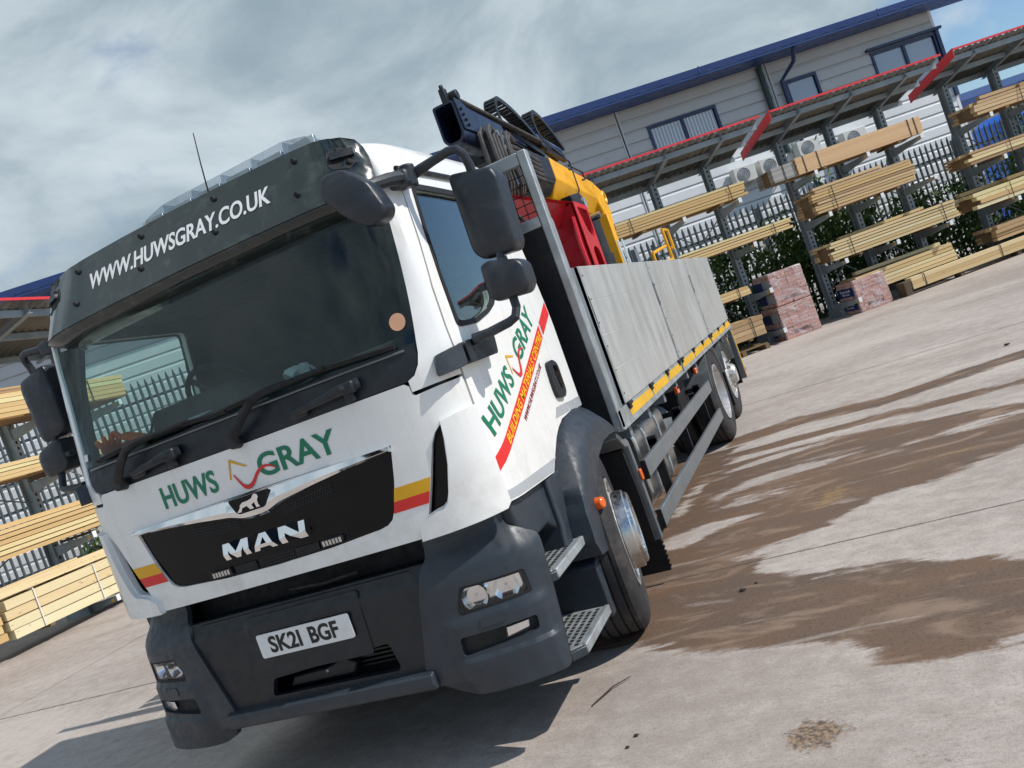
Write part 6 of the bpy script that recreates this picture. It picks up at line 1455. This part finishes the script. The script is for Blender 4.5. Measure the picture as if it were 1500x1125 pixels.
# ---- greenery growing through the fence
def shrub(label, s_, t_, wd, dp, ht, n, seed, sparse=False):
    rg = np.random.RandomState(seed); e = fthing(MF, 'shrub', label, 'shrub', (s_, t_, 0), 'green shrubs along the fence')
    b = FB(MF); stems = []
    for k in range(7):
        x = s_ + rg.uniform(-.35, .35) * wd; y = t_ + rg.uniform(-.3, .3) * dp; h = ht * rg.uniform(.65, .98)
        p = [(x, y, 0), (x + rg.uniform(-.1, .1), y + rg.uniform(-.08, .08), h * .4), (x + rg.uniform(-.25, .25), y + rg.uniform(-.15, .15), h * .75), (x + rg.uniform(-.4, .4), y + rg.uniform(-.2, .2), h)]
        b.tube(p, [.018, .014, .010, .005], 5); stems.append(p)
    b.build('stem', 'bark', e)
    b = FB(MF); cl = rg.uniform(-1, 1, (int(n / 40) + 3, 3))
    for i in range(n if sparse else int(n * 1.7)):
        c = cl[rg.randint(len(cl))]; q = c + rg.normal(0, .16, 3)
        zf = (q[2] + 1) / 2; ww = wd / 2 * (1.0 - .45 * max(0, zf - .55))
        p = Vector((s_ + q[0] * ww, t_ + q[1] * dp / 2, max(.05, zf * ht)))
        a = Vector(rg.normal(0, 1, 3)).normalized(); u = a.orthogonal().normalized(); v = a.cross(u); L = rg.uniform(.045, .095)
        b.add([p - u * L, p + v * L * .5, p + u * L, p - v * L * .5], [(0, 1, 2, 3)])
    b.build('leaves', 'leaf', e, smooth=False, recalc=False)
for i, (s_, wd, ht, n, lb) in enumerate([(-5.2, 1.6, 1.9, 1300, 'green shrub behind the truck tail, leftmost on the right side'), (-3.7, 1.7, 2.1, 1600, 'dark green shrub behind the low short timber packs'), (-2.3, 1.7, 2.2, 1800, 'dark green shrub behind the two-high brick stack'), (-.8, 1.7, 2.3, 1800, 'dark green shrub behind the left end of the middle rack'), (.7, 1.6, 2.75, 1900, 'tall green shrub behind the rough brown timber pack'), (2.2, 1.5, 2.0, 1500, 'green shrub in the gap between middle and right racks'), (3.9, 1.7, 1.9, 1300, 'green shrub behind the right edge rack'), (5.6, 1.6, 2.1, 1200, 'green shrub at the far right edge')]):
    shrub(lb, s_, 2.45, wd, .8, ht, n, 50 + i)
shrub('spindly climbing plant rising above the planed pale boards', .95, 3.3, .8, .4, 4.15, 260, 77, True)
shrub('tall bush behind the right edge rack by the blue tank', 7.2, 4.2, 1.6, .9, 3.5, 900, 78)
for i, (s_, ht) in enumerate(((-17.5, 1.3), (-16.0, 1.2), (-14.6, 1.4))):
    shrub(('low weed clump along the fence far left', 'low weed clump along the fence left of the cab', 'low weed clump along the fence behind the cab')[i], s_, 2.6, 1.3, .5, ht, 500, 90 + i)

# ---- things beyond the yard on the right
def tank_blue():
    b = FB(MF); b.cyl((9.6, 7.6, 0), (9.6, 7.6, 3.35), .85, .85, 40); b.cyl((9.6, 7.6, 3.35), (9.6, 7.6, 3.55), .85, .5, 40)
    o = b.build('storage_tank', 'barrel_blue', None)
    for z in (.7, 1.4, 2.1, 2.8):
        b = FB(MF); b.cyl((9.6, 7.6, z), (9.6, 7.6, z + .05), .875, .875, 40); b.build('hoop', 'barrel_blue', o)
    tag(o, 'bright blue tank beyond the fence at the right edge', 'tank')
tank_blue()
FBD = fthing(MF, 'neighbour_shed', 'low shed with dark blue roof beyond the fence on the right', 'building', (16, 12, 0))
b = FB(MF); b.span((9.5, 11.2, -.3), (34, 20, 4.0)); b.build('wall', 'cladding_grey', FBD)
b = FB(MF); b.add([(s_, t_, z_) for s_ in (9.0, 35) for (t_, z_) in ((10.8, 4.05), (10.8, 4.75), (20.4, 6.2), (20.4, 4.05))], [(0, 1, 2, 3), (4, 7, 6, 5), (0, 4, 5, 1), (1, 5, 6, 2), (2, 6, 7, 3), (3, 7, 4, 0)]); b.build('roof', 'far_blue', FBD)

# ---- litter on the concrete
mb = MB(); mb.tube([(1.02, .42, .006), (1.06, .50, .009), (1.09, .56, .012), (1.16, .64, .010)], [.003, .004, .0035, .002], 5); tag(mb.build('twig', 'debris', None), 'thin dark twig on the concrete in front of the step', 'twig')
rg = random.Random(5)
spots = [(1.30, .10, .012, 'small dark stone near the twig'), (1.63, 1.45, .020, 'dark scrap on the wet concrete right of the front tyre'), (1.70, 1.52, .010, 'tiny dark crumb on the wet concrete beside the larger scrap'), (1.28, .02, .010, 'tiny stone at the bottom edge right of the shadow'), (3.98, 6.75, .03, 'small dark stone at the right edge beyond the wet streak')]
for x, y, r_, lb in spots:
    mb = MB(); mb.grid(lambda a, b_: (x + r_ * (1 + .3 * math.sin(7 * a + 3 * b_)) * math.cos(2 * math.pi * a) * math.sin(math.pi * b_), y + r_ * .7 * math.sin(2 * math.pi * a) * math.sin(math.pi * b_), .002 + r_ * .35 * (1 + math.cos(math.pi * b_))), 8, 5); tag(mb.build('stone', 'debris', None, smooth=False), lb, 'stone')
